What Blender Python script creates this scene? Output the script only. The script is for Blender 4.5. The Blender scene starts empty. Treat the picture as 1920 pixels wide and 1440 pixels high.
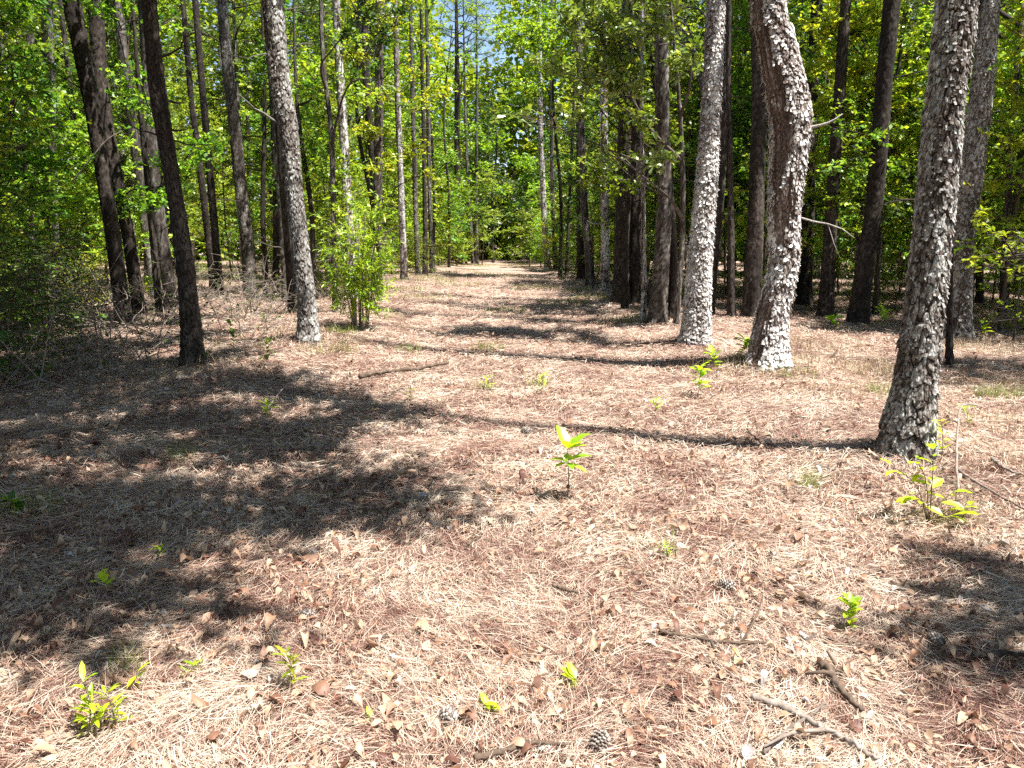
import bpy, math
import numpy as np
from mathutils import Vector, Matrix

rng = np.random.default_rng(11)
PI = math.pi
scene = bpy.context.scene
COL = scene.collection

# ---------------------------------------------------------------- camera model
CAM_H = 1.45
F_PX = 1450.0
HORIZON = 460.0
PITCH = math.atan((720 - HORIZON) / F_PX)
cp, sp = math.cos(PITCH), math.sin(PITCH)

def ray(px, py):
    a = (px - 960) / F_PX
    b = (720 - py) / F_PX
    return np.array([a, cp + b * sp, -sp + b * cp])

def hash2(ix, iy, seed=0):
    n = (ix.astype(np.int64) * 374761393 + iy.astype(np.int64) * 668265263 + seed * 974634777) & 0x7fffffff
    n = ((n ^ (n >> 13)) * 1274126177) & 0x7fffffff
    n = (n ^ (n >> 16)) & 0x7fffffff
    return (n % 100003) / 100003.0

def vnoise(x, y, seed=0):
    x = np.asarray(x, float); y = np.asarray(y, float)
    ix = np.floor(x); iy = np.floor(y)
    fx = x - ix; fy = y - iy
    fx = fx * fx * (3 - 2 * fx); fy = fy * fy * (3 - 2 * fy)
    a = hash2(ix, iy, seed); b = hash2(ix + 1, iy, seed)
    c = hash2(ix, iy + 1, seed); d = hash2(ix + 1, iy + 1, seed)
    return (a * (1 - fx) + b * fx) * (1 - fy) + (c * (1 - fx) + d * fx) * fy

def lane_x(y):
    return -0.02 * np.asarray(y, float)

MOUNDS = []
def ground(x, y):
    x = np.asarray(x, float); y = np.asarray(y, float)
    g = 0.012 * np.maximum(0, y - 8)
    dx = x - lane_x(y)
    fade = np.clip((y - 1.0) / 3, 0, 1)
    g = g + fade * 0.10 * np.exp(-((np.abs(dx) - 3.0) / 0.9) ** 2) * (0.4 + 0.9 * vnoise(x * .5, y * .5, 3))
    g = g + fade * 0.10 * (vnoise(x * .45 + 9, y * .6, 5) - .5) + fade * 0.05 * (vnoise(x * 1.5, y * 1.7, 6) - .5)
    g = g + 0.02 * (vnoise(x * 4, y * 4, 8) - .5)
    for mx_, my_, mr_, mh_ in MOUNDS:
        g = g + mh_ * np.exp(-((x - mx_) ** 2 + (y - my_) ** 2) / mr_ ** 2)
    return g

def gp(px, py):
    """point of the ground seen at a picture position of the survey"""
    r = ray(px, py)
    t = CAM_H / max(1e-4, -r[2])
    for _ in range(40):
        x, y = r[0] * t, r[1] * t
        z = float(ground(x, y))
        t = 0.5 * t + 0.5 * (CAM_H - z) / max(1e-4, -r[2])
    x, y = r[0] * t, r[1] * t
    return np.array([x, y, float(ground(x, y))])

for _m in ((1698, 842, .42, .07), (1437, 682, .55, .10), (1303, 640, .5, .08), (363, 682, .4, .07), (579, 636, .45, .08), (1795, 628, .5, .08)):
    _g = gp(_m[0], _m[1]); MOUNDS.append((_g[0], _g[1], _m[2], _m[3]))

def at_y(px, py, y):
    r = ray(px, py)
    t = y / r[1]
    return np.array([r[0] * t, y, CAM_H + r[2] * t])

def proj(p):
    x, y, z = p[0], p[1], p[2] - CAM_H
    d = y * cp - z * sp
    u = y * sp + z * cp
    return 960 + F_PX * x / d, 720 - F_PX * u / d

SUN_EL = math.radians(67)
SUN_AZ = np.array([0.866, -0.5])
S = np.array([SUN_AZ[0] * math.cos(SUN_EL), SUN_AZ[1] * math.cos(SUN_EL), math.sin(SUN_EL)])
OFF = S[:2] / S[2]              # horizontal shift towards the sun per metre of height

# ---------------------------------------------------------------- mesh helpers
def mesh_np(name, verts, quads=None, tris=None, mats=(), mat_idx=None, attrs=None, smooth=False):
    me = bpy.data.meshes.new(name)
    verts = np.ascontiguousarray(verts, dtype=np.float32)
    me.vertices.add(len(verts))
    me.vertices.foreach_set('co', verts.ravel())
    loops = []; starts = []; off = 0
    if quads is not None and len(quads):
        q = np.asarray(quads, dtype=np.int32)
        loops.append(q.ravel()); starts.append(np.arange(len(q), dtype=np.int32) * 4); off = q.size
    if tris is not None and len(tris):
        t = np.asarray(tris, dtype=np.int32)
        loops.append(t.ravel()); starts.append(off + np.arange(len(t), dtype=np.int32) * 3)
    loops = np.concatenate(loops); starts = np.concatenate(starts)
    me.loops.add(len(loops)); me.polygons.add(len(starts))
    me.loops.foreach_set('vertex_index', loops)
    me.polygons.foreach_set('loop_start', starts)
    for m in mats:
        me.materials.append(m)
    if mat_idx is not None:
        me.polygons.foreach_set('material_index', np.asarray(mat_idx, dtype=np.int32))
    if smooth:
        me.polygons.foreach_set('use_smooth', np.ones(len(starts), dtype=bool))
    if attrs:
        for k, v in attrs.items():
            a = me.attributes.new(k, 'FLOAT', 'POINT')
            a.data.foreach_set('value', np.asarray(v, dtype=np.float32))
    me.update(calc_edges=True)
    return me

def link(name, me, parent=None, loc=(0, 0, 0)):
    o = bpy.data.objects.new(name, me)
    COL.objects.link(o)
    o.location = loc
    if parent is not None:
        o.parent = parent
    return o

def tag(o, label=None, cat=None, group=None, kind=None):
    if label: o['label'] = label
    if cat: o['category'] = cat
    if group: o['group'] = group
    if kind: o['kind'] = kind
    return o

def thing(name, label, cat, loc=(0, 0, 0), group=None):
    o = bpy.data.objects.new(name, None)
    o.empty_display_size = 0.1
    COL.objects.link(o)
    o.location = loc
    return tag(o, label, cat, group)

class Bag:
    """collects quads of several sheets / tubes"""
    def __init__(self):
        self.v = []; self.q = []; self.m = []; self.n = 0
    def add(self, v, q, m=0):
        v = np.asarray(v, float).reshape(-1, 3); q = np.asarray(q, int).reshape(-1, 4)
        self.v.append(v); self.q.append(q + self.n); self.m.append(np.full(len(q), m)); self.n += len(v)
    def tube(self, pts, radii, k=6, m=0, cap=True):
        pts = np.asarray(pts, float); n = len(pts)
        radii = np.broadcast_to(np.asarray(radii, float), (n,))
        t = np.gradient(pts, axis=0)
        t /= np.linalg.norm(t, axis=1, keepdims=True) + 1e-9
        ref = np.array([0.0, 0, 1]) if abs(t[0][2]) < 0.8 else np.array([1.0, 0, 0])
        a = np.cross(t, ref); a /= np.linalg.norm(a, axis=1, keepdims=True) + 1e-9
        b = np.cross(t, a)
        th = np.arange(k) * 2 * PI / k
        ring = a[:, None, :] * np.cos(th)[None, :, None] + b[:, None, :] * np.sin(th)[None, :, None]
        v = pts[:, None, :] + ring * radii[:, None, None]
        v = v.reshape(-1, 3)
        i = np.arange(n - 1)[:, None] * k; j = np.arange(k)[None, :]
        j2 = (j + 1) % k
        q = np.stack([i + j, i + j2, i + k + j2, i + k + j], -1).reshape(-1, 4)
        if cap and k == 4:
            q = np.vstack([q, [[3, 2, 1, 0]], [[(n - 1) * k + x for x in range(4)]]])
        elif cap and k >= 6:
            e = []
            for base, fl in ((0, True), ((n - 1) * k, False)):
                for s in range(1, k - 2, 2):
                    f = [base, base + s, base + s + 1, base + min(s + 2, k - 1)]
                    e.append(f[::-1] if fl else f)
            q = np.vstack([q, e])
        self.add(v, q, m)
    def mesh(self, name, mats, smooth=True, attrs=None):
        return mesh_np(name, np.vstack(self.v), np.vstack(self.q), mats=mats, mat_idx=np.concatenate(self.m), smooth=smooth, attrs=attrs)

# leaf outlines: rows across the leaf (left, mid, right)
def leaf_template(kind):
    if kind == 'diamond':
        v = [(0, 0, 0), (.29, .55, .05), (0, 1, -.06), (-.29, .55, .05)]
        return np.array(v), np.array([[0, 1, 2, 3]])
    if kind == 'oval':       # folded along the midrib
        v = [(0, 0, 0), (0, .5, 0), (0, 1, -.12), (.23, .36, .07), (.17, .74, .03), (-.23, .36, .07), (-.17, .74, .03)]
        return np.array(v), np.array([[0, 3, 4, 1], [1, 4, 2, 2], [0, 1, 6, 5], [1, 2, 2, 6]])
    if kind == 'obovate':    # water oak leaf, widest near its tip
        v = [(0, 0, 0), (0, .55, 0), (0, 1, -.08), (.10, .30, .03), (.24, .78, .05), (-.10, .30, .03), (-.24, .78, .05)]
        return np.array(v), np.array([[0, 3, 4, 1], [1, 4, 2, 2], [0, 1, 6, 5], [1, 2, 2, 6]])
    if kind == 'lance':
        v = [(0, 0, 0), (0, .5, .02), (0, 1, -.1), (.12, .35, .05), (.10, .7, .02), (-.12, .35, .05), (-.10, .7, .02)]
        return np.array(v), np.array([[0, 3, 4, 1], [1, 4, 2, 2], [0, 1, 6, 5], [1, 2, 2, 6]])

def leaves_mesh_data(pos, dirs, nrm, size, kind):
    T, Q = leaf_template(kind)
    pos = np.asarray(pos); dirs = np.asarray(dirs, float); nrm = np.asarray(nrm, float)
    d = dirs / (np.linalg.norm(dirs, axis=1, keepdims=True) + 1e-9)
    x = np.cross(d, nrm); x /= np.linalg.norm(x, axis=1, keepdims=True) + 1e-9
    z = np.cross(x, d)
    v = pos[:, None, :] + size[:, None, None] * (T[None, :, 0:1] * x[:, None, :] + T[None, :, 1:2] * d[:, None, :] + T[None, :, 2:3] * z[:, None, :])
    k = len(T)
    q = (np.arange(len(pos))[:, None, None] * k + Q[None]).reshape(-1, 4)
    return v.reshape(-1, 3), q

def leaf_mesh(name, pos, dirs, nrm, size, kind, mats):
    v, q = leaves_mesh_data(pos, dirs, nrm, size, kind)
    deg = q[:, 2] == q[:, 3]
    return mesh_np(name, v, q[~deg], q[deg][:, :3], mats=mats)

def rand_unit(n, r=rng):
    v = r.normal(size=(n, 3))
    return v / np.linalg.norm(v, axis=1, keepdims=True)

def smooth_path(pts, n):
    """Catmull-Rom through control points (any number of columns)"""
    pts = np.asarray(pts, float)
    p = np.vstack([2 * pts[0] - pts[1], pts, 2 * pts[-1] - pts[-2]])
    s = len(pts) - 1
    u = np.linspace(0, s - 1e-9, n)
    i = u.astype(int); t = (u - i)[:, None]
    a, b, c, d = p[i], p[i + 1], p[i + 2], p[i + 3]
    return 0.5 * (2 * b + (c - a) * t + (2 * a - 5 * b + 4 * c - d) * t * t + (3 * b - a - 3 * c + d) * t ** 3)

# ---------------------------------------------------------------- materials
def new_mat(name):
    m = bpy.data.materials.new(name); m.use_nodes = True
    nt = m.node_tree; nt.nodes.clear()
    return m, nt, nt.nodes.new, nt.links.new

def ramp(N, cols, interp='LINEAR', k=1.0):
    r = N('ShaderNodeValToRGB'); r.color_ramp.interpolation = interp
    e = r.color_ramp.elements
    while len(e) < len(cols): e.new(0.5)
    for i, c in enumerate(cols):
        pos, rgb = c
        e[i].position = pos; e[i].color = (*[c_ * k for c_ in rgb], 1)
    return r

def leaf_material(name, cols, trans_mul=(1.25, 1.15, .5), trans=0.45, gloss=0.06, hue_obj=0.03):
    m, nt, N, L = new_mat(name)
    geo = N('ShaderNodeNewGeometry'); oi = N('ShaderNodeObjectInfo')
    r = ramp(N, cols); L(geo.outputs['Random Per Island'], r.inputs[0])
    hs = N('ShaderNodeHueSaturation')
    mh = N('ShaderNodeMapRange'); mh.inputs[3].default_value = 0.5 - hue_obj; mh.inputs[4].default_value = 0.5 + hue_obj
    mv = N('ShaderNodeMapRange'); mv.inputs[3].default_value = 0.75; mv.inputs[4].default_value = 1.25
    wn = N('ShaderNodeTexWhiteNoise'); wn.noise_dimensions = '1D'
    L(oi.outputs['Random'], mh.inputs[0]); L(oi.outputs['Random'], wn.inputs['W']); L(wn.outputs['Value'], mv.inputs[0])
    L(mh.outputs[0], hs.inputs['Hue']); L(mv.outputs[0], hs.inputs['Value']); L(r.outputs[0], hs.inputs['Color'])
    mul = N('ShaderNodeMix'); mul.data_type = 'RGBA'; mul.blend_type = 'MULTIPLY'; mul.inputs[0].default_value = 1
    L(hs.outputs[0], mul.inputs[6]); mul.inputs[7].default_value = (*trans_mul, 1)
    d = N('ShaderNodeBsdfDiffuse'); t = N('ShaderNodeBsdfTranslucent'); g = N('ShaderNodeBsdfGlossy')
    g.inputs['Roughness'].default_value = 0.42
    L(hs.outputs[0], d.inputs[0]); L(mul.outputs[2], t.inputs[0])
    mx = N('ShaderNodeMixShader'); mx.inputs[0].default_value = trans
    L(d.outputs[0], mx.inputs[1]); L(t.outputs[0], mx.inputs[2])
    mx2 = N('ShaderNodeMixShader'); mx2.inputs[0].default_value = gloss
    L(mx.outputs[0], mx2.inputs[1]); L(g.outputs[0], mx2.inputs[2])
    o = N('ShaderNodeOutputMaterial'); L(mx2.outputs[0], o.inputs[0])
    return m

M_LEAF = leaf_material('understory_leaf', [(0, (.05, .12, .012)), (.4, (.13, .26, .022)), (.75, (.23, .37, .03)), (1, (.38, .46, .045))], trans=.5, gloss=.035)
M_LEAFY = leaf_material('spring_leaf', [(0, (.13, .26, .018)), (.5, (.29, .43, .03)), (1, (.50, .56, .05))], trans=.52, gloss=.035)
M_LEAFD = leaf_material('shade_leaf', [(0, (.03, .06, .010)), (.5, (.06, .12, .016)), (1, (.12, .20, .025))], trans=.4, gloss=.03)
M_OAK = leaf_material('water_oak_leaf', [(0, (.09, .20, .03)), (.5, (.18, .33, .05)), (1, (.32, .45, .10))], trans=.4, gloss=.09)
M_NEEDLE = leaf_material('pine_needle', [(0, (.045, .09, .015)), (.5, (.10, .17, .025)), (1, (.20, .25, .05))], trans=.3)
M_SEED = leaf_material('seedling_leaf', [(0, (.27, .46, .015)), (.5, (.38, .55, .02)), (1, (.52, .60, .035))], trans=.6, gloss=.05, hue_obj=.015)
M_BROWNLEAF = leaf_material('withered_leaf', [(0, (.10, .055, .03)), (.5, (.20, .11, .06)), (1, (.34, .2, .1))], trans_mul=(1.1, .8, .5), trans=.3, hue_obj=.01)

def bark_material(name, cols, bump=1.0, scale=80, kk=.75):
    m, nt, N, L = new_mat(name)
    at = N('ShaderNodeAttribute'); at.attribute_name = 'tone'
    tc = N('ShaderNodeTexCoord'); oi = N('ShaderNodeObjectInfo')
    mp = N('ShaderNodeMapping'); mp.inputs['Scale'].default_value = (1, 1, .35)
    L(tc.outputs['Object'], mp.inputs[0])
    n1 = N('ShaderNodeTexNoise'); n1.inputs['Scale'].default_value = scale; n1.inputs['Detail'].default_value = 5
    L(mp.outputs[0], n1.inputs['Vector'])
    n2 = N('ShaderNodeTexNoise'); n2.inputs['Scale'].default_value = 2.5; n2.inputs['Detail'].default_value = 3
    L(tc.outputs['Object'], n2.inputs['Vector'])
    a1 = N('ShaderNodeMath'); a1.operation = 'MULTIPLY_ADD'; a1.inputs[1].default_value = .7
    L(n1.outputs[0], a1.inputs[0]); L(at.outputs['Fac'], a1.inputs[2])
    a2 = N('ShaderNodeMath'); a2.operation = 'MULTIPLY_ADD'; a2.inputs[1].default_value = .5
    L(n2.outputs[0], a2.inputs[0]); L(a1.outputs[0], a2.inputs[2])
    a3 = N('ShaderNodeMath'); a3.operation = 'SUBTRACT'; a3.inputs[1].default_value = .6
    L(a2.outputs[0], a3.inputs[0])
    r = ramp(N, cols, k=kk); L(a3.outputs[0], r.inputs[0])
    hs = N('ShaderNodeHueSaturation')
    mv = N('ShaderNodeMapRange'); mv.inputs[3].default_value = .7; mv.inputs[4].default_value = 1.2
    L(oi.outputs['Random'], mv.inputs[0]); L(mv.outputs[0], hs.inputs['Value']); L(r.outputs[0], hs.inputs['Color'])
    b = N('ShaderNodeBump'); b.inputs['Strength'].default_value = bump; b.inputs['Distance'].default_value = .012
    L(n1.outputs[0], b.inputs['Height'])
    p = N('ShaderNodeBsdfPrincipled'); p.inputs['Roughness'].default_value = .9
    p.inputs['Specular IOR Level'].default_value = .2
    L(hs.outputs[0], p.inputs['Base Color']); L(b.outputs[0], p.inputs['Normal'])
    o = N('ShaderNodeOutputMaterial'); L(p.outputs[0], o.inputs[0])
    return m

M_BARK = bark_material('plated_pine_bark', [(0, (.04, .028, .022)), (.3, (.12, .092, .075)), (.55, (.28, .25, .225)), (.8, (.48, .47, .44)), (1, (.74, .76, .70))], kk=.85)
M_BARKW = bark_material('pale_flaky_bark', [(0, (.04, .026, .02)), (.25, (.12, .085, .07)), (.5, (.36, .33, .31)), (.75, (.62, .60, .57)), (1, (.85, .85, .82))], kk=.95)
M_BARKG = bark_material('woodland_bark', [(0, (.04, .03, .025)), (.4, (.11, .088, .074)), (.7, (.25, .225, .20)), (1, (.50, .49, .45))], bump=1, scale=40, kk=.6)
M_BARKD = bark_material('dark_bark', [(0, (.022, .017, .014)), (.5, (.07, .052, .043)), (1, (.17, .145, .12))], bump=1, scale=40, kk=.55)  # bark tone lowered to carry the shade on the inner trunks
M_TWIG = bark_material('grey_twig', [(0, (.10, .075, .06)), (.5, (.26, .21, .175)), (1, (.5, .45, .4))], bump=.4, scale=50)
M_TWIGD = bark_material('brown_twig', [(0, (.05, .034, .025)), (.5, (.13, .09, .065)), (1, (.25, .19, .14))], bump=.4, scale=50)

def litter_material(name, cols, trans=0.15, patch=0.):
    m, nt, N, L = new_mat(name)
    geo = N('ShaderNodeNewGeometry')
    r = ramp(N, cols, k=.65)
    if patch:      # paler and rustier drifts of litter
        tc = N('ShaderNodeTexCoord'); n1 = N('ShaderNodeTexNoise'); n1.inputs['Scale'].default_value = 1.6; n1.inputs['Detail'].default_value = 6; n1.inputs['Roughness'].default_value = .7
        L(tc.outputs['Object'], n1.inputs['Vector'])
        mr = N('ShaderNodeMapRange'); mr.inputs[1].default_value = .32; mr.inputs[2].default_value = .68; mr.inputs[3].default_value = -patch; mr.inputs[4].default_value = patch
        L(n1.outputs[0], mr.inputs[0])
        ad = N('ShaderNodeMath'); ad.operation = 'ADD'; ad.use_clamp = True
        L(geo.outputs['Random Per Island'], ad.inputs[0]); L(mr.outputs[0], ad.inputs[1]); L(ad.outputs[0], r.inputs[0])
    else:
        L(geo.outputs['Random Per Island'], r.inputs[0])
    d = N('ShaderNodeBsdfPrincipled'); d.inputs['Roughness'].default_value = .55; d.inputs['Specular IOR Level'].default_value = .35
    t = N('ShaderNodeBsdfTranslucent')
    L(r.outputs[0], d.inputs['Base Color']); L(r.outputs[0], t.inputs[0])
    mx = N('ShaderNodeMixShader'); mx.inputs[0].default_value = trans
    L(d.outputs[0], mx.inputs[1]); L(t.outputs[0], mx.inputs[2])
    o = N('ShaderNodeOutputMaterial'); L(mx.outputs[0], o.inputs[0])
    return m

M_STRAW = litter_material('pine_straw', [(0, (.15, .052, .04)), (.2, (.31, .145, .11)), (.45, (.57, .39, .29)), (.75, (.78, .62, .475)), (1, (.92, .79, .63))], patch=.40)
M_DEADLEAF = litter_material('dead_oak_leaf', [(0, (.15, .06, .04)), (.3, (.36, .19, .115)), (.65, (.58, .38, .25)), (.95, (.70, .52, .36)), (1, (.58, .51, .48))], .2, patch=.3)
M_DRYGRASS = litter_material('dry_grass', [(0, (.22, .13, .07)), (.5, (.46, .33, .19)), (1, (.58, .50, .26))], .3)
M_GRASS = litter_material('green_grass', [(0, (.16, .22, .04)), (.5, (.28, .36, .06)), (1, (.48, .46, .14))], .4)
M_CONE = litter_material('weathered_cone', [(0, (.14, .095, .07)), (.5, (.33, .27, .23)), (1, (.62, .57, .52))], 0)

def ground_material():
    m, nt, N, L = new_mat('needle_floor')
    tc = N('ShaderNodeTexCoord')
    def noise(scale, det, vec=None, rough=.6):
        n = N('ShaderNodeTexNoise'); n.inputs['Scale'].default_value = scale; n.inputs['Detail'].default_value = det
        n.inputs['Roughness'].default_value = rough
        L(vec or tc.outputs['Object'], n.inputs['Vector']); return n
    big = noise(.7, 4); mid = noise(9, 6, rough=.75)
    mp = N('ShaderNodeMapping'); mp.inputs['Scale'].default_value = (1, 3.2, 1); mp.inputs['Rotation'].default_value = (0, 0, .3)
    L(tc.outputs['Object'], mp.inputs[0])
    fine = noise(45, 6, mp.outputs[0], .8)
    a = N('ShaderNodeMath'); a.operation = 'MULTIPLY_ADD'; a.inputs[1].default_value = .9
    L(fine.outputs[0], a.inputs[0]); L(mid.outputs[0], a.inputs[2])
    s = N('ShaderNodeMath'); s.operation = 'MULTIPLY_ADD'; s.inputs[1].default_value = .45; L(big.outputs[0], s.inputs[0]); L(a.outputs[0], s.inputs[2])
    r = ramp(N, [(.62, (.13, .06, .042)), (.95, (.34, .20, .14)), (1.0, (.46, .30, .21))])
    mr = N('ShaderNodeMapRange'); mr.inputs[1].default_value = .55; mr.inputs[2].default_value = 1.65
    L(s.outputs[0], mr.inputs[0])
    r = ramp(N, [(0, (.14, .055, .044)), (.35, (.32, .16, .12)), (.55, (.54, .365, .285)), (.8, (.74, .57, .455)), (1, (.86, .71, .58))], k=.62)
    L(mr.outputs[0], r.inputs[0])
    b = N('ShaderNodeBump'); b.inputs['Strength'].default_value = .9; b.inputs['Distance'].default_value = .05
    L(a.outputs[0], b.inputs['Height'])
    p = N('ShaderNodeBsdfPrincipled'); p.inputs['Roughness'].default_value = .9; p.inputs['Specular IOR Level'].default_value = .1
    L(r.outputs[0], p.inputs['Base Color']); L(b.outputs[0], p.inputs['Normal'])
    o = N('ShaderNodeOutputMaterial'); L(p.outputs[0], o.inputs[0])
    return m
M_GROUND = ground_material()

# ---------------------------------------------------------------- ground
def build_ground():
    ys = np.concatenate([np.arange(-12, .5, .8), np.arange(.5, 14, .045), np.arange(14, 40, .2), np.arange(40, 130, 3)])
    xs = np.concatenate([np.arange(-120, -14, 4), np.arange(-14, -7, .3), np.arange(-7, 7, .06), np.arange(7, 14, .3), np.arange(14, 121, 4)])
    X, Y = np.meshgrid(xs, ys)
    Z = ground(X, Y)
    near = np.clip((20 - Y) / 10, 0, 1)
    Z = Z - .012 + near * .025 * (vnoise(X * 9, Y * 12, 21) - .5) + near * .016 * (vnoise(X * 21, Y * 26, 22) - .5)
    v = np.stack([X, Y, Z], -1).reshape(-1, 3)
    ny, nx = X.shape
    i = np.arange(ny - 1)[:, None] * nx; j = np.arange(nx - 1)[None]
    q = np.stack([i + j, i + j + 1, i + nx + j + 1, i + nx + j], -1).reshape(-1, 4)
    o = link('ground', mesh_np('ground', v, q, mats=[M_GROUND], smooth=True))
    tag(o, 'brown forest floor of fallen pine needles with a track through it', 'ground', kind='structure')
build_ground()

def scatter_xy(n, y0, y1, ref, pw, r=rng):
    """more pieces per square metre near the track's start, thinning out with distance"""
    ygrid = np.linspace(y0, y1, 800)
    p = (0.75 * ygrid + 1.2) * np.minimum(1, (ref / ygrid) ** pw)
    c = np.cumsum(p); c /= c[-1]
    y = np.interp(r.random(n), c, ygrid)
    x = (r.random(n) * 2 - 1) * (0.75 * y + 1.2)
    return x, y

def build_straw():
    n = 640000
    x, y = scatter_xy(n, 1.2, 30, 2.6, 1.7)
    k = np.clip(y / 2.6, 1, 7.5)
    ang = vnoise(x * 1.1, y * 1.1, 31) * 9 + rng.normal(0, .75, n)
    ln = rng.uniform(.04, .13, n) * (1 + .07 * (k - 1)); w = rng.uniform(.0008, .0018, n) * np.where(rng.random(n) < .06, 1.8, 1) * k
    curve = rng.normal(0, .18, n)
    pit = rng.normal(0, .13, n)
    lift = rng.random(n) ** 1.5 * .035
    s = np.array([-.5, -.17, .17, .5])
    P = np.zeros((n, 4, 3))
    a = ang[:, None] + curve[:, None] * s[None] * 2.2
    dx = np.cos(a); dy = np.sin(a)
    P[:, :, 0] = x[:, None] + np.cos(ang)[:, None] * s * ln[:, None] - np.sin(ang)[:, None] * (s ** 2) * (curve * ln)[:, None]
    P[:, :, 1] = y[:, None] + np.sin(ang)[:, None] * s * ln[:, None] + np.cos(ang)[:, None] * (s ** 2) * (curve * ln)[:, None]
    P[:, :, 2] = ground(P[:, :, 0], P[:, :, 1]) + lift[:, None] + np.abs(pit)[:, None] * (s[None] * np.sign(pit)[:, None] + .3) * ln[:, None]
    roll = rng.uniform(-.5, .5, n)
    sx = -dy * np.cos(roll)[:, None]; sy = dx * np.cos(roll)[:, None]; sz = np.sin(roll)[:, None] * np.ones((1, 4))
    side = np.stack([sx, sy, sz], -1) * (w / 2)[:, None, None] * np.array([.6, 1, 1, .5])[None, :, None]
    V = np.stack([P - side, P + side], 2).reshape(-1, 3)
    b = np.arange(n)[:, None] * 8
    q = np.stack([b + np.array([0, 2, 4]), b + np.array([1, 3, 5]), b + np.array([3, 5, 7]), b + np.array([2, 4, 6])], -1).reshape(-1, 4)
    o = link('pine_straw', mesh_np('pine_straw', V, q, mats=[M_STRAW]))
    tag(o, 'loose layer of fallen brown pine needles over the forest floor', 'pine straw', kind='stuff')
build_straw()

def build_dead_leaves():
    n = 42000
    x, y = scatter_xy(n, 1.2, 24, 3.0, 1.5)
    keep = (vnoise(x * .9, y * .9, 41) > .30) | (rng.random(n) < .3)
    x, y = x[keep], y[keep]; n = len(x)
    # outline of a lobed leaf as five rows across, curled lengthwise and sideways
    t = np.array([0, .22, .48, .75, 1.0])
    lob = np.array([.06, .30, .40, .34, .05])
    ln = rng.uniform(.02, .052, n) * np.where(rng.random(n) < .08, 1.5, 1); ang = rng.uniform(0, 2 * PI, n)
    wid = ln * rng.uniform(.55, .95, n)
    curl = rng.normal(0, .8, n); cross = rng.normal(.3, .65, n)
    V = np.zeros((n, 5, 3, 3))
    jit = rng.uniform(.65, 1.25, (n, 5, 3))
    for r_ in range(5):
        for c_ in range(3):
            lx = (c_ - 1) * lob[r_] * wid * .9 * jit[:, r_, c_]
            ly = (t[r_] - .5) * ln
            lz = curl * (t[r_] - .5) ** 2 * ln * 1.6 + (abs(c_ - 1)) * cross * wid * .35 * lob[r_] * 2.2
            V[:, r_, c_, 0] = lx; V[:, r_, c_, 1] = ly; V[:, r_, c_, 2] = lz
    tilt = rng.normal(0, .28, n); tilt2 = rng.normal(0, .25, n)
    zz = V[..., 2] + V[..., 1] * tilt[:, None, None] + V[..., 0] * tilt2[:, None, None]
    zz = zz - zz.min(axis=(1, 2), keepdims=True)
    X = x[:, None, None] + V[..., 0] * np.cos(ang)[:, None, None] - V[..., 1] * np.sin(ang)[:, None, None]
    Y = y[:, None, None] + V[..., 0] * np.sin(ang)[:, None, None] + V[..., 1] * np.cos(ang)[:, None, None]
    Z = ground(x, y)[:, None, None] + zz + rng.uniform(-.004, .024, n)[:, None, None]
    P = np.stack([X, Y, Z], -1).reshape(-1, 3)
    q = []
    for r_ in range(4):
        for c_ in range(2):
            q.append([r_ * 3 + c_, r_ * 3 + c_ + 1, r_ * 3 + c_ + 4, r_ * 3 + c_ + 3])
    q = (np.arange(n)[:, None, None] * 15 + np.array(q)[None]).reshape(-1, 4)
    o = link('dead_leaves', mesh_np('dead_leaves', P, q, mats=[M_DEADLEAF], smooth=True))
    tag(o, 'curled dead oak leaves scattered through the pine straw', 'dead leaves', kind='stuff')
build_dead_leaves()

def blades(name, label, cat, spots, mat, seed, hmin, hmax, spread, per, w=.004):
    r = np.random.default_rng(seed)
    X = []; 
    for (cx, cy, rad, m_) in spots:
        k = int(per * m_)
        a = r.random(k) * 2 * PI; d = np.sqrt(r.random(k)) * rad
        X.append(np.stack([cx + np.cos(a) * d, cy + np.sin(a) * d], -1))
    X = np.vstack(X); n = len(X)
    h = r.uniform(hmin, hmax, n); a = r.random(n) * 2 * PI; lean = np.abs(r.normal(0, spread, n))
    ww = w * np.clip(X[:, 1] / 4, .8, 4)
    V = np.zeros((n, 4, 2, 3))
    for i, s in enumerate([0, .35, .7, 1]):
        off = lean * h * s ** 1.7
        px = X[:, 0] + np.cos(a) * off; py = X[:, 1] + np.sin(a) * off
        pz = ground(X[:, 0], X[:, 1]) + h * (s - .35 * lean * s ** 2)
        hw = ww * (1 - s * .8) / 2
        for j, sg in enumerate((-1, 1)):
            V[:, i, j, 0] = px - np.sin(a) * hw * sg; V[:, i, j, 1] = py + np.cos(a) * hw * sg; V[:, i, j, 2] = pz
    b = np.arange(n)[:, None] * 8
    q = np.stack([b + np.array([0, 2, 4]), b + np.array([1, 3, 5]), b + np.array([3, 5, 7]), b + np.array([2, 4, 6])], -1).reshape(-1, 4)
    o = link(name, mesh_np(name, V.reshape(-1, 3), q, mats=[mat]))
    tag(o, label, cat, kind='stuff')

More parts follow.
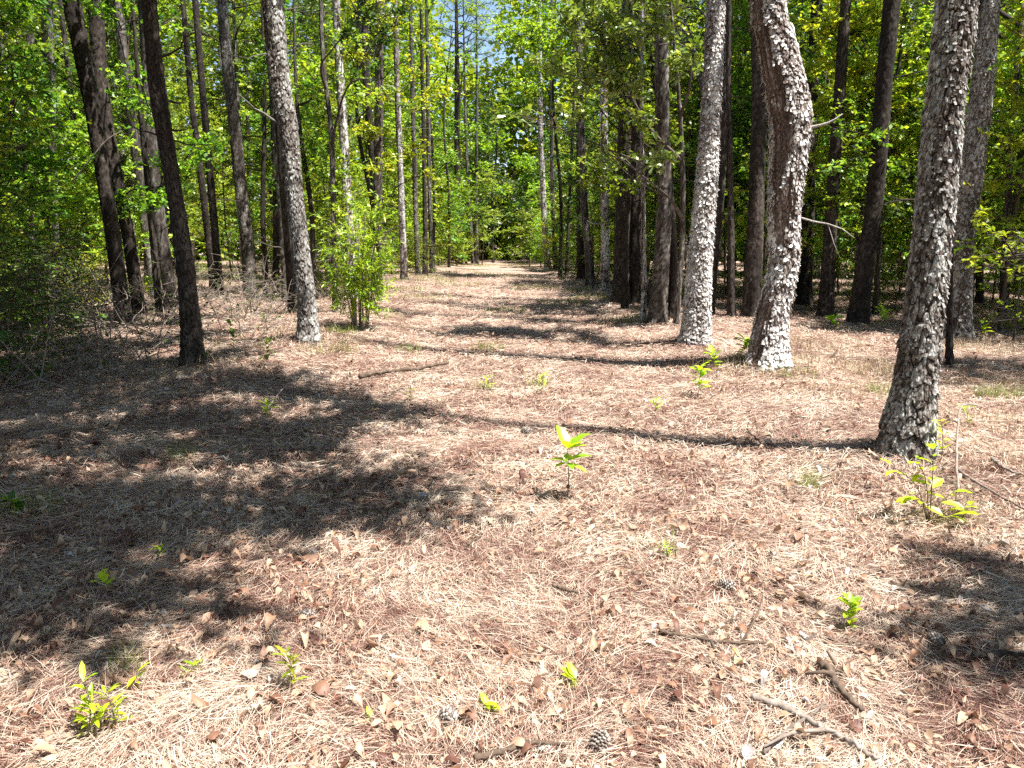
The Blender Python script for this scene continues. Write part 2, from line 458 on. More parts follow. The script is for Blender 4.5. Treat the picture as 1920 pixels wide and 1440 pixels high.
def spots_px(lst):
    out = []
    for px, py, rad, m_ in lst:
        g = gp(px, py); out.append((g[0], g[1], rad, m_))
    return out
blades('dry_grass', 'thin tan grass standing in the straw along the track edges', 'dry grass',
       spots_px([(1560, 690, .8, 1.6), (1600, 740, .5, 1), (1520, 650, .7, 1.2), (1850, 660, .8, 1.4), (1880, 730, .6, 1.2), (1860, 800, .5, 1), (1780, 960, .18, .7),
                 (1420, 690, .5, .8), (1640, 700, .4, 1), (480, 640, .8, .8), (420, 690, .6, .6), (620, 640, .5, .8), (1900, 880, .4, .7), (1350, 690, .5, .6),
                 (520, 590, 1.0, .8), (1840, 600, 1.2, 1), (250, 720, .7, .5), (700, 560, 1.2, .8), (1150, 600, .8, .4)]),
       M_DRYGRASS, 51, .07, .24, 1.1, 230, .0026)
blades('green_grass', 'short yellow green grass tufts on the track', 'grass',
       spots_px([(740, 545, .9, .8), (800, 525, 1.2, .9), (840, 508, 1.5, 1), (1110, 560, .6, .5), (1180, 600, .5, .4), (700, 590, .6, .5), (620, 660, .4, .4), (1480, 700, .3, .4), (1000, 540, .8, .7), (930, 515, 1.0, .9), (860, 535, .8, .6), (800, 560, .7, .5), (1060, 570, .6, .5), (1010, 725, .12, .25), (915, 655, .25, .3), (910, 730, .12, .2),
                 (1660, 740, .18, .6), (1870, 745, .22, .6), (780, 525, 1.5, 1), (960, 498, 2, 1.2), (880, 500, 1.6, 1), (1090, 545, .5, .4), (770, 660, .2, .2), (950, 585, .5, .3),
                 (640, 625, .25, .4), (240, 1262, .06, .15), (1520, 915, .07, .3), (340, 860, .1, .15), (60, 960, .15, .3), (1250, 1040, .05, .15)]),
       M_GRASS, 52, .05, .19, .9, 330, .003)

# ---------------------------------------------------------------- bark
def voro(u, v, nu, seed):
    """F1, F2, cell value and offset from the cell centre; periodic in u"""
    iu = np.floor(u); iv = np.floor(v)
    f1 = np.full(u.shape, 9.0); f2 = np.full(u.shape, 9.0); cid = np.zeros(u.shape); dv = np.zeros(u.shape); du = np.zeros(u.shape)
    for a in (-1, 0, 1):
        for b in (-1, 0, 1):
            cu = iu + a; cv = iv + b
            wu = np.mod(cu, nu)
            ju = cu + .15 + .7 * hash2(wu, cv, seed); jv = cv + .15 + .7 * hash2(wu, cv, seed + 7)
            d = np.hypot(u - ju, v - jv)
            c = hash2(wu, cv, seed + 13)
            closer = d < f1
            f2 = np.where(closer, f1, np.minimum(f2, d))
            cid = np.where(closer, c, cid); dv = np.where(closer, v - jv, dv); du = np.where(closer, u - ju, du)
            f1 = np.where(closer, d, f1)
    return f1, f2, cid, du, dv

def sstep(a, b, x):
    t = np.clip((x - a) / (b - a), 0, 1); return t * t * (3 - 2 * t)

def trunk_mesh(name, ctrl, mat, nseg=120, dz=.012, ztop=None, dz_hi=.25, plate=(.06, .10), amp=.016, tilt=.6, seed=1, bare=None, flare=.3, tone_shift=0., flakes=0, flake=(.02, .03), flake_tone=(.5, 1.1), flake_lift=1.0, extra=None, stubs=0, stub_z=(1.5, 7), light_side=0.0):
    """ctrl rows: x, y, z, radius (from the base up)"""
    ctrl = np.asarray(ctrl, float)
    fine = smooth_path(ctrl, 400)
    z0, z1 = fine[0, 2], fine[-1, 2]
    zt = min(ztop if ztop else z1, z1)
    zs = np.concatenate([np.arange(z0 - .12, zt, dz), np.arange(zt, z1, dz_hi), [z1]])
    zc = np.clip(zs, z0, z1)
    X = np.interp(zc, fine[:, 2], fine[:, 0]); Y = np.interp(zc, fine[:, 2], fine[:, 1]); R = np.interp(zc, fine[:, 2], fine[:, 3])
    rel = np.maximum(zs - z0, 0)
    R = R * (1 + flare * np.exp(-rel / .16))
    th = np.arange(nseg) * 2 * PI / nseg
    TH, ZZ = np.meshgrid(th, zs)
    Rm = float(np.median(R[: max(3, int(len(R) * .6))]))
    nu = max(5, round(2 * PI * Rm / plate[0]))
    U = TH / (2 * PI) * nu; Vv = ZZ / plate[1]
    wu = (vnoise(np.cos(TH) * 3 + 5, ZZ * 6 + np.sin(TH) * 3, seed + 50) - .5) * .9 + (vnoise(U * 2.3, Vv * 2.3, seed + 51) - .5) * .30
    wv = (vnoise(np.sin(TH) * 3 + 8, ZZ * 6 + np.cos(TH) * 3, seed + 60) - .5) * .9 + (vnoise(U * 2.3 + 7, Vv * 2.3, seed + 61) - .5) * .35
    f1, f2, cid, du, dv = voro(U + wu, Vv + wv, nu, seed)
    edge = f2 - f1
    g1, g2, cid2, du2, dv2 = voro(U * 2 + wu * 2.3, Vv * 2.2 + wv * 2, nu * 2, seed + 3)
    e2 = g2 - g1
    crack = sstep(.015, .10, edge)
    lay = vnoise(U * 2.7 + cid * 17, Vv * 2.1 + cid * 9, seed + 31) + .5 * vnoise(U * 6 + cid2 * 5, Vv * 5, seed + 32)
    lay = np.floor(lay * 5) / 5                                     # flaked-off layers inside each plate
    grain = vnoise(U * 7, Vv * 5, seed + 33) - .5
    g3 = vnoise(U * 17, Vv * 12, seed + 34) - .5
    plateh = crack * (.35 + .55 * cid + .5 * lay) + .12 * sstep(.02, .2, e2) * (.4 + cid2) + .34 * grain + .2 * g3
    plateh = plateh - tilt * crack * np.clip(dv, -.7, .7) * (.3 + cid)        # lower edge of each scale lifts
    plateh = plateh - .35 * tilt * np.clip(dv2, -.5, .5)
    big = (vnoise(np.cos(TH) * 1.3 + 3, ZZ * 1.2 + np.sin(TH) * 1.3, seed + 70) - .5)
    tone = .22 + .42 * crack * (.35 + .7 * cid) + .22 * (lay - .6) * crack + .15 * (cid2 - .5) + .55 * big + .45 * grain + .35 * g3 - .22 * (1 - sstep(.0, .22, edge)) + tone_shift
    if bare is not None:
        bm = np.zeros_like(ZZ)
        for (bt, bz, wt, wz) in bare:
            dth = np.angle(np.exp(1j * (TH - bt)))
            q = (dth / wt) ** 2 + ((ZZ - bz) / wz) ** 2 + (vnoise(TH * 5, ZZ * 5, seed + 80) - .5) * 1.6 + (vnoise(TH * 14, ZZ * 16, seed + 81) - .5) * 1.2
            bm = np.maximum(bm, sstep(1.08, .95, q))
        stripes = vnoise(U * 1.6, ZZ * 2.5, seed + 90)
        plateh = plateh * (1 - bm) + bm * (-.1 + .9 * stripes + .25 * grain)
        tone = tone * (1 - bm) + bm * (-.02 + .34 * stripes + .3 * grain)
    lob = 1 + .08 * np.exp(-rel / .3)[:, None] * np.cos(3 * TH + seed) + .05 * np.exp(-rel / .2)[:, None] * np.cos(5 * TH + seed * 2) + .09 * big
    a = amp * np.clip(R / (Rm + 1e-6), .3, 1.3)
    RR = R[:, None] * lob + a[:, None] * (plateh - 1.1)
    VX = X[:, None] + RR * np.cos(TH); VY = Y[:, None] + RR * np.sin(TH)
    v = np.stack([VX, VY, ZZ], -1).reshape(-1, 3)
    nz = len(zs)
    i = np.arange(nz - 1)[:, None] * nseg; j = np.arange(nseg)[None]; j2 = (j + 1) % nseg
    q = np.stack([i + j, i + j2, i + nseg + j2, i + nseg + j], -1).reshape(-1, 4)
    tone = np.clip(tone, 0, 1.2).ravel()
    if stubs:
        r = np.random.default_rng(seed + 5); bag = Bag()
        for _ in range(stubs):
            z = z0 + r.uniform(*stub_z); a_ = r.random() * 2 * PI
            c = np.array([np.interp(z, fine[:, 2], fine[:, 0]), np.interp(z, fine[:, 2], fine[:, 1]), z])
            rr = np.interp(z, fine[:, 2], fine[:, 3]); L_ = r.uniform(.15, 1.1)
            d = np.array([math.cos(a_), math.sin(a_), r.uniform(-.1, .5)])
            p = [c + d * rr * .6]
            for s in range(1, 6):
                d = d + r.normal(0, .18, 3); d /= np.linalg.norm(d)
                p.append(p[-1] + d * L_ / 5)
            bag.tube(p, np.linspace(.014, .004, 6) * r.uniform(.6, 1.5), 4)
            if L_ > .5:
                d2 = d + r.normal(0, .6, 3)
                bag.tube([p[3], p[3] + d2 * .15, p[3] + d2 * .3 + (0, 0, .05)], [.005, .004, .002], 4)
        bv = np.vstack(bag.v); bq = np.vstack(bag.q) + len(v)
        v = np.vstack([v, bv]); q = np.vstack([q, bq]); tone = np.concatenate([tone, np.full(len(bv), .45)])
    if flakes:      # thin curled bark scales, hinged at their upper edge
        r = np.random.default_rng(seed + 9)
        fz = r.uniform(z0, zt, flakes); fa = r.random(flakes) * 2 * PI
        zi = np.clip(np.searchsorted(zs, fz), 1, len(zs) - 1); ti = (fa / (2 * PI) * nseg).astype(int) % nseg
        rr = RR[zi, ti]; cx = X[zi]; cy = Y[zi]
        w_ = flake[0] * r.uniform(.5, 1.5, flakes); h_ = flake[1] * r.uniform(.5, 1.5, flakes); lift_ = h_ * r.uniform(.15, .75, flakes) * flake_lift
        sk = r.normal(0, .35, flakes)
        rows = []
        for t_, lf, wd in ((0, -.15, .8), (.5, .25, 1.0), (1, 1.0, .65)):
            for sg in (-1, 0, 1):
                aa = fa + sg * w_ * wd / np.maximum(rr, .02) * .5 + sk * t_ * w_ / np.maximum(rr, .02)
                ro = rr + .002 + lift_ * lf * (1 + .4 * sg * sk) - .0025 * abs(sg)
                rows.append(np.stack([cx + ro * np.cos(aa), cy + ro * np.sin(aa), fz - h_ * t_ * (1 - .2 * sg * sk)], -1))
        bv = np.stack(rows, 1).reshape(-1, 3)
        b_ = np.arange(flakes)[:, None, None] * 9
        bq = (b_ + np.array([[0, 1, 4, 3], [1, 2, 5, 4], [3, 4, 7, 6], [4, 5, 8, 7]])[None]).reshape(-1, 4) + len(v)
        ft = np.repeat(r.uniform(*flake_tone, flakes), 9)
        if bare is not None:
            keep = np.repeat(bm[zi, ti] < .5, 4); bq = bq[keep]
        v = np.vstack([v, bv]); q = np.vstack([q, bq]); tone = np.concatenate([tone, ft])
    if extra is not None:
        bv = np.vstack(extra.v); bq = np.vstack(extra.q) + len(v)
        v = np.vstack([v, bv]); q = np.vstack([q, bq]); tone = np.concatenate([tone, np.full(len(bv), .4)])
    return mesh_np(name, v, q, mats=[mat], attrs={'tone': tone}, smooth=True)

# ---------------------------------------------------------------- pine crowns
def pine_crown_mesh(name, H, R, nlimb, tufts, seed, nw=.007, nl=.20, per=16, zmin=0.):
    """limbs and needle tufts round the stem axis, z = 0 at the lowest limb"""
    r = np.random.default_rng(seed); bag = Bag(); C = []; D = []
    for k in range(nlimb):
        t = (k + r.random()) / nlimb
        z = zmin + t * H * .95; a = k * 2.4 + r.normal(0, .4)
        L_ = R * (1 - t * .75) * r.uniform(.6, 1.1)
        d = np.array([math.cos(a), math.sin(a), r.uniform(.0, .35)])
        p = [np.array([0, 0, z])]
        for s in range(6):
            d = d + r.normal(0, .10, 3) + np.array([0, 0, .05]); d /= np.linalg.norm(d)
            p.append(p[-1] + d * L_ / 6)
        p = np.array(p)
        bag.tube(p, np.linspace(.032, .008, 7) * (1.2 - t * .7), 4)
        m = max(2, int(tufts / nlimb * (1.3 - .6 * t)))
        for _ in range(m):
            s = r.uniform(.3, 1) ** .8
            q = np.array([np.interp(s * 6, range(7), p[:, i]) for i in range(3)])
            off = r.normal(0, .16 * R / 2, 3) * np.array([1, 1, .6])
            if np.linalg.norm(off) > .2:
                bag.tube([q, q + off * .6 + (0, 0, -.02), q + off], [.008, .006, .004], 3, cap=False)
            dd = off / (np.linalg.norm(off) + .05) + np.array([math.cos(a), math.sin(a), .5])
            C.append(q + off); D.append(dd / np.linalg.norm(dd))
    C = np.array(C); D = np.array(D); n = len(C)
    Cn = np.repeat(C, per, 0); Dn = np.repeat(D, per, 0)
    dirs = Dn * .8 + rand_unit(len(Cn), r); dirs /= np.linalg.norm(dirs, axis=1, keepdims=True)
    base = Cn - Dn * r.uniform(0, .16, (len(Cn), 1))
    side = np.cross(dirs, rand_unit(len(Cn), r)); side /= np.linalg.norm(side, axis=1, keepdims=True) + 1e-9
    L_ = nl * r.uniform(.7, 1.15, (len(Cn), 1))
    tip = base + dirs * L_ + np.array([0, 0, -.02])
    mid = (base + tip) / 2 + np.array([0, 0, .01])
    V = np.stack([base - side * nw * .3, base + side * nw * .3, mid + side * nw * .5, tip, mid - side * nw * .5], 1)
    V = np.stack([base, mid + side * nw * .5, tip, mid - side * nw * .5], 1).reshape(-1, 3)
    q = np.arange(len(V)).reshape(-1, 4)
    bag.add(V, q, 1)
    return bag.mesh(name, [M_TWIGD, M_NEEDLE], smooth=False, attrs=None)

CROWNS = [pine_crown_mesh('pine_crown', 7.0, 2.1 + .15 * i, 26, 330, 100 + i) for i in range(4)]
THIN = [pine_crown_mesh('sparse_pine_crown', 5.0, 1.0, 14, 60, 120 + i) for i in range(2)]
FARCROWN = [pine_crown_mesh('far_pine_crown', 9.5, 2.5, 40, 420, 140 + i, nw=.009, nl=.24, per=12) for i in range(3)]

# ---------------------------------------------------------------- where the sun reaches the ground
def in_poly(px, py, poly):
    inside = False; n = len(poly); j = n - 1
    for i in range(n):
        xi, yi = poly[i]; xj, yj = poly[j]
        if (yi > py) != (yj > py) and px < (xj - xi) * (py - yi) / (yj - yi) + xi: inside = not inside
        j = i
    return inside
SHADE = [
    [(0, 600), (440, 600), (520, 700), (860, 745), (830, 800), (930, 960), (800, 1020), (480, 1120), (0, 1290)],
    [(880, 590), (1240, 585), (1290, 660), (1090, 640), (900, 620)],
    [(1500, 1000), (1920, 1090), (1920, 1440), (1560, 1440), (1420, 1290), (1500, 1150), (1700, 1120)],
    [(1480, 560), (1920, 560), (1920, 680), (1760, 680), (1480, 630)],
    [(900, 520), (1110, 510), (1130, 540), (900, 545)],
]
LIT = []
for yy in np.arange(2.0, 42, .7):
    for xx in np.arange(-5, 5.1, .6):
        zz = float(ground(xx, yy))
        px, py = proj((xx, yy, zz))
        dx = xx - float(lane_x(yy))
        if not (-60 < px < 1980 and py < 1500): continue
        if dx < -2.9 - (1.0 if 9 < yy < 14 else 0) or dx > 2.6 + (1.8 if yy < 9 else 0): continue
        if any(in_poly(px, py, s) for s in SHADE): continue
        LIT.append((xx, yy, zz))
LIT = np.array(LIT)
TRUNK_LIT = []
for px, py in ((1715, 840), (1447, 680), (1313, 640), (588, 636)):
    g_ = gp(px, py)
    for zz in np.arange(.4, 5.5, .5): TRUNK_LIT.append((g_[0] + .1, g_[1], g_[2] + zz))
for px, py, yy in ((1620, 200, 14.5), (1560, 120, 14.5), (1680, 80, 14.5), (1600, 320, 14.5), (1880, 200, 16.5), (1890, 300, 16.5), (1900, 90, 16.5), (1390, 130, 16), (1385, 220, 16), (1130, 100, 12), (1190, 150, 12), (1060, 210, 12), (1240, 290, 12), (680, 420, 12), (690, 500, 12), (640, 470, 12), (730, 480, 12),
                   (700, 150, 19), (760, 250, 19), (640, 250, 19), (820, 250, 30), (1040, 200, 28), (900, 300, 42), (960, 250, 42), (840, 350, 42)):
    TRUNK_LIT.append(tuple(at_y(px, py, yy)))
LIT = np.vstack([LIT, np.array(TRUNK_LIT)])

def blocks_sun(c, r):
    """how many lit ground points a crown of radius r at c would shade"""
    g = LIT[:, :2] + OFF[None] * (c[2] - LIT[:, 2:3])
    return int(((np.hypot(g[:, 0] - c[0], g[:, 1] - c[1]) < r) & (LIT[:, 2] < c[2])).sum())

# ---------------------------------------------------------------- the trees that can be told apart
def px_trunk(rows, ybase=None, top=17.0, lean_keep=.25, extra=()):
    """rows: picture x, y, width from the base up -> world control rows x, y, z, r"""
    b = gp(rows[0][0], rows[0][1]); y0 = b[1] if ybase is None else ybase
    out = []
    for px, py, w in rows:
        p = at_y(px, py, y0)
        d = p[1] * cp - (p[2] - CAM_H) * sp
        out.append([p[0], p[1], p[2], w / 2 / F_PX * d * p[1] / math.hypot(p[0], p[1])])
    if ybase is not None:
        out[0][2] = float(ground(out[0][0], y0))
    a, c = np.array(out[-2]), np.array(out[-1])
    sl = (c[:2] - a[:2]) / max(.3, c[2] - a[2])
    zt = c[2]; p = c.copy(); rt = c[3]
    steps = 4
    for k in range(1, steps + 1):
        dzz = (top - zt) / steps
        sl = sl * (lean_keep ** (1 / 1.5))
        p = np.array([p[0] + sl[0] * dzz, p[1] + sl[1] * dzz, p[2] + dzz, max(.03, rt * (1 - .8 * k / steps))])
        out.append(list(p))
    return np.array(out)

NAMED = []       # (picture x at mid height, short name) used to say where lesser trees stand
TREES_XY = []

def named_tree(label, rows, mat, near=False, name='pine_tree', cat='pine tree', group=None, crown='auto', ybase=None, top=None, seed=1, **kw):
    top = top or float(rng.uniform(15.5, 19))
    ctrl = px_trunk(rows, ybase, top)
    base = ctrl[0, :3].copy()
    loc = Vector(base)
    t = thing(name, label, cat, loc, group)
    c2 = ctrl.copy(); c2[:, :3] -= base
    ztop = 1.45 + .30 * base[1] + .3
    args = dict(nseg=120, dz=.012, ztop=ztop, plate=(.06, .10), amp=.016, tilt=.6) if near else dict(nseg=40, dz=.035, ztop=ztop, plate=(.07, .13), amp=.012, tilt=.5, dz_hi=.4)
    args.update(kw)
    tr = link('trunk', trunk_mesh('trunk', c2, mat, seed=seed, **args), t)
    H = top - base[2]
    rr = 2.1
    choice = CROWNS
    cz = top - 6.2
    cpos = np.array([ctrl[-1, 0], ctrl[-1, 1], cz + 3])
    if crown == 'thin' or (crown == 'auto' and blocks_sun(cpos, 1.7) > 0):
        choice = THIN; cz = top - 4.4
    me = choice[seed % len(choice)]
    fz = smooth_path(c2, 200)
    cx = np.interp(cz + 2 - base[2], fz[:, 2], fz[:, 0]); cy = np.interp(cz + 2 - base[2], fz[:, 2], fz[:, 1])
    cr = link('crown', me, t, (cx, cy, cz - base[2]))
    cr.rotation_euler = (0, 0, seed * 1.7)
    TREES_XY.append((base[0], base[1], .8))
    return t, ctrl

# right-hand pines
named_tree('broad thick plated pine with flared mossy base nearest the track on the right',
    [(1698, 842, 112), (1706, 780, 100), (1719, 700, 88), (1730, 600, 80), (1744, 480, 76), (1762, 300, 77), (1778, 150, 76), (1795, 0, 79)],
    M_BARK, True, seed=4, nseg=220, dz=.0065, plate=(.05, .12), amp=.018, tilt=.35, flare=.12, flakes=3600, flake=(.021, .024), flake_tone=(.1, .85), flake_lift=.6, crown='thin', tone_shift=.02)
named_tree('grey lichen covered pine half hidden behind the broad plated pine',
    [(1795, 628, 50), (1803, 480, 48), (1825, 300, 46), (1844, 150, 44), (1856, 0, 42)], M_BARK, True, seed=9, nseg=90, dz=.016, amp=.014, plate=(.06,.12), tilt=.4, flakes=1900, flake=(.028, .032), flake_tone=(.15, .85), flake_lift=.7, crown='thin', tone_shift=-.05)
named_tree('bent pine with an S-curved trunk and pale bark stripped to brown wood',
    [(1437, 682, 80), (1446, 600, 64), (1462, 530, 60), (1470, 480, 60), (1470, 400, 63), (1478, 300, 72), (1482, 240, 82), (1479, 195, 84), (1466, 130, 80), (1450, 50, 71), (1441, 0, 68)],
    M_BARKW, True, seed=14, nseg=180, dz=.008, plate=(.05, .08), amp=.014, tilt=.7, flare=.10, flakes=2800, flake=(.032, .04), flake_tone=(.2, .85), flake_lift=.7, stubs=3, stub_z=(1.5, 4), crown='thin', top=15.5,
    bare=[(-2.35, 2.5, .6, .75), (-2.0, 1.75, .8, .4), (-2.6, .5, .6, .4), (-2.75, 3.3, .5, .8)])
named_tree('pale grey shaggy pine with flaking bark standing left of the bent pine',
    [(1303, 640, 54), (1308, 560, 50), (1313, 480, 47), (1327, 300, 41), (1336, 150, 38), (1343, 0, 36)],
    M_BARKW, True, seed=21, nseg=140, dz=.009, plate=(.045, .06), amp=.012, tilt=.8, flare=.2, flakes=3600, flake=(.028, .033), flake_tone=(.25, .85), flake_lift=.7, crown='thin', tone_shift=.05)
# left-hand pines
named_tree('dark shaded pine with a knot and stub branches leaning left of the track',
    [(363, 682, 44), (355, 580, 38), (345, 480, 35), (327, 360, 32), (308, 250, 32), (293, 155, 34), (286, 80, 30), (279, 0, 30)],
    M_BARKD, True, seed=27, nseg=90, dz=.016, plate=(.05, .11), amp=.014, stubs=9, stub_z=(2.2, 5))
named_tree('tall leaning pine with sunlit grey bark at the left edge of the track',
    [(579, 636, 40), (575, 560, 35), (566, 480, 33), (556, 400, 33), (540, 240, 37), (525, 160, 40), (511, 0, 41)],
    M_BARK, True, seed=33, nseg=100, dz=.014, plate=(.05, .10), amp=.015, crown='thin', flakes=1100, flake=(.022, .03), flake_tone=(.3, .95), flake_lift=.45, stubs=4, stub_z=(2.5, 5), tone_shift=.1)

MID = [  # label, rows, material
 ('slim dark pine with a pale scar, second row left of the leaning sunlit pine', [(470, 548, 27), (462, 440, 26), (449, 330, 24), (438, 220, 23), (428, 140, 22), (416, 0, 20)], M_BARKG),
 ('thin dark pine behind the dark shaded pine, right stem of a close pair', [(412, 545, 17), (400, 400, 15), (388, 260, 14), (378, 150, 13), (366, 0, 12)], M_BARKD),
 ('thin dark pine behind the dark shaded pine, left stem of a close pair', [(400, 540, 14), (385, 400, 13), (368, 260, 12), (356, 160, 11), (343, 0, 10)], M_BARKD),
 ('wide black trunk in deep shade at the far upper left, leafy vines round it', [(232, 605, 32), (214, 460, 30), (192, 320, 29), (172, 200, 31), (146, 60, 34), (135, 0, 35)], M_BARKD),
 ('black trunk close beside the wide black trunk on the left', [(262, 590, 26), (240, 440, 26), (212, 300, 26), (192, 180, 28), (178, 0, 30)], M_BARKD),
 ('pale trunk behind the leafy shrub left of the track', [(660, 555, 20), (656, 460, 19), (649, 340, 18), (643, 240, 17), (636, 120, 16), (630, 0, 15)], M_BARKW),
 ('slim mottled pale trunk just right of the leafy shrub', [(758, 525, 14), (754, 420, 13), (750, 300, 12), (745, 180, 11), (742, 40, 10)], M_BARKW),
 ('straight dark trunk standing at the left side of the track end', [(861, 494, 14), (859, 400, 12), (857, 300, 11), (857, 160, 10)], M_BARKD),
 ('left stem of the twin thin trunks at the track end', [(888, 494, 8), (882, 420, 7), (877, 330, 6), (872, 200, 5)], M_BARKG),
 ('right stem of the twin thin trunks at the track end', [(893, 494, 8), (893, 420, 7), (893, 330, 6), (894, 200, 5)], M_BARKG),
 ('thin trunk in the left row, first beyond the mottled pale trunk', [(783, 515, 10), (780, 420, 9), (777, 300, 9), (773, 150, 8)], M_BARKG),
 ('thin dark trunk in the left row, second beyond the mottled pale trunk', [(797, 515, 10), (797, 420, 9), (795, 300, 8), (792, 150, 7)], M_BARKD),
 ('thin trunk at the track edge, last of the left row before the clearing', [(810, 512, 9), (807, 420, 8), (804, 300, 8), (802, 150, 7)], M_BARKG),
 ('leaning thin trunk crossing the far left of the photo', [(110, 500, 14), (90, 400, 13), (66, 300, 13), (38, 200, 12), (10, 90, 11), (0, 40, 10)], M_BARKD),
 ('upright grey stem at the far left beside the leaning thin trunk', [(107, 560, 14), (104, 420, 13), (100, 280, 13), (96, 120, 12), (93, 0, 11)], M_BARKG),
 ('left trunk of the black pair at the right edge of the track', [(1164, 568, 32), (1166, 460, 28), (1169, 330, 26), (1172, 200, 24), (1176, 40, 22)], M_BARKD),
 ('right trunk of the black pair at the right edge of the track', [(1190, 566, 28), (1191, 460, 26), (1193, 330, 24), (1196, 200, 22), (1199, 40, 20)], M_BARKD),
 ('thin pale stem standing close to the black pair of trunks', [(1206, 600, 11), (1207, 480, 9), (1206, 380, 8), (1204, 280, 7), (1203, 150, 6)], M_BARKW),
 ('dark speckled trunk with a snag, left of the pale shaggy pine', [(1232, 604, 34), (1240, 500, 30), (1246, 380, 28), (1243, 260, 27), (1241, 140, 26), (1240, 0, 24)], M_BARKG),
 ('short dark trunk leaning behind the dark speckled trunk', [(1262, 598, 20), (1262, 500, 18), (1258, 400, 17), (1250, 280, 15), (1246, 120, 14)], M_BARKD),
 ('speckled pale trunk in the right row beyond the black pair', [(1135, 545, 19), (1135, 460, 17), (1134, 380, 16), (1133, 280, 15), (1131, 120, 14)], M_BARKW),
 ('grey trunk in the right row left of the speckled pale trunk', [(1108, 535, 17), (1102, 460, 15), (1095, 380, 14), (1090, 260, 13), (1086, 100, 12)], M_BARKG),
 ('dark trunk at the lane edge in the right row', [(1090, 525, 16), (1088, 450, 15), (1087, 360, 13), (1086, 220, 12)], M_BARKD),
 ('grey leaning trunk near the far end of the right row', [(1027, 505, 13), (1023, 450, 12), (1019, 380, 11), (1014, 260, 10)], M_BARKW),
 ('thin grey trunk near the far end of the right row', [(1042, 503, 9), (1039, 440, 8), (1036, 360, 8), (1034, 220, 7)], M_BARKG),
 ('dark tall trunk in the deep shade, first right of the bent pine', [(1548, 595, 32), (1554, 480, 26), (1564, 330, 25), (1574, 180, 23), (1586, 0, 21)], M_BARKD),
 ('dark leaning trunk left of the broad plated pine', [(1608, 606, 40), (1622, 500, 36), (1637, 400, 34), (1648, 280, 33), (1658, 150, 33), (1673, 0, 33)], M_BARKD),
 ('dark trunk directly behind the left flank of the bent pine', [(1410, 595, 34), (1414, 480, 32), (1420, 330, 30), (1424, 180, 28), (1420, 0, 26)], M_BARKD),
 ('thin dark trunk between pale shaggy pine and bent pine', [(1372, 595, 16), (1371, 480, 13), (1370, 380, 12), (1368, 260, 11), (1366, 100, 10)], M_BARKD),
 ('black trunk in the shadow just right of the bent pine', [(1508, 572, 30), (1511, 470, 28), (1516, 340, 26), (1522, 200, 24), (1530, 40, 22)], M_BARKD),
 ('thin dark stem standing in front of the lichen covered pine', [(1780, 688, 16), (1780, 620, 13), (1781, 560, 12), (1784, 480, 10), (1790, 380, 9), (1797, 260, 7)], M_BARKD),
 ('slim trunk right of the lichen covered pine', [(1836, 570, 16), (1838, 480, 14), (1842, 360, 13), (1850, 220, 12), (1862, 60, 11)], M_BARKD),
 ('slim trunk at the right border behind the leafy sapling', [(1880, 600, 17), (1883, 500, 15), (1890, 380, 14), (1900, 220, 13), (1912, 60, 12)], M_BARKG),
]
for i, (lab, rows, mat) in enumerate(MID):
    named_tree(lab, rows, mat, seed=40 + i, name='woodland_tree' if mat is M_BARKW else 'pine_tree', cat='tree', stubs=6, stub_z=(1.5, 8))

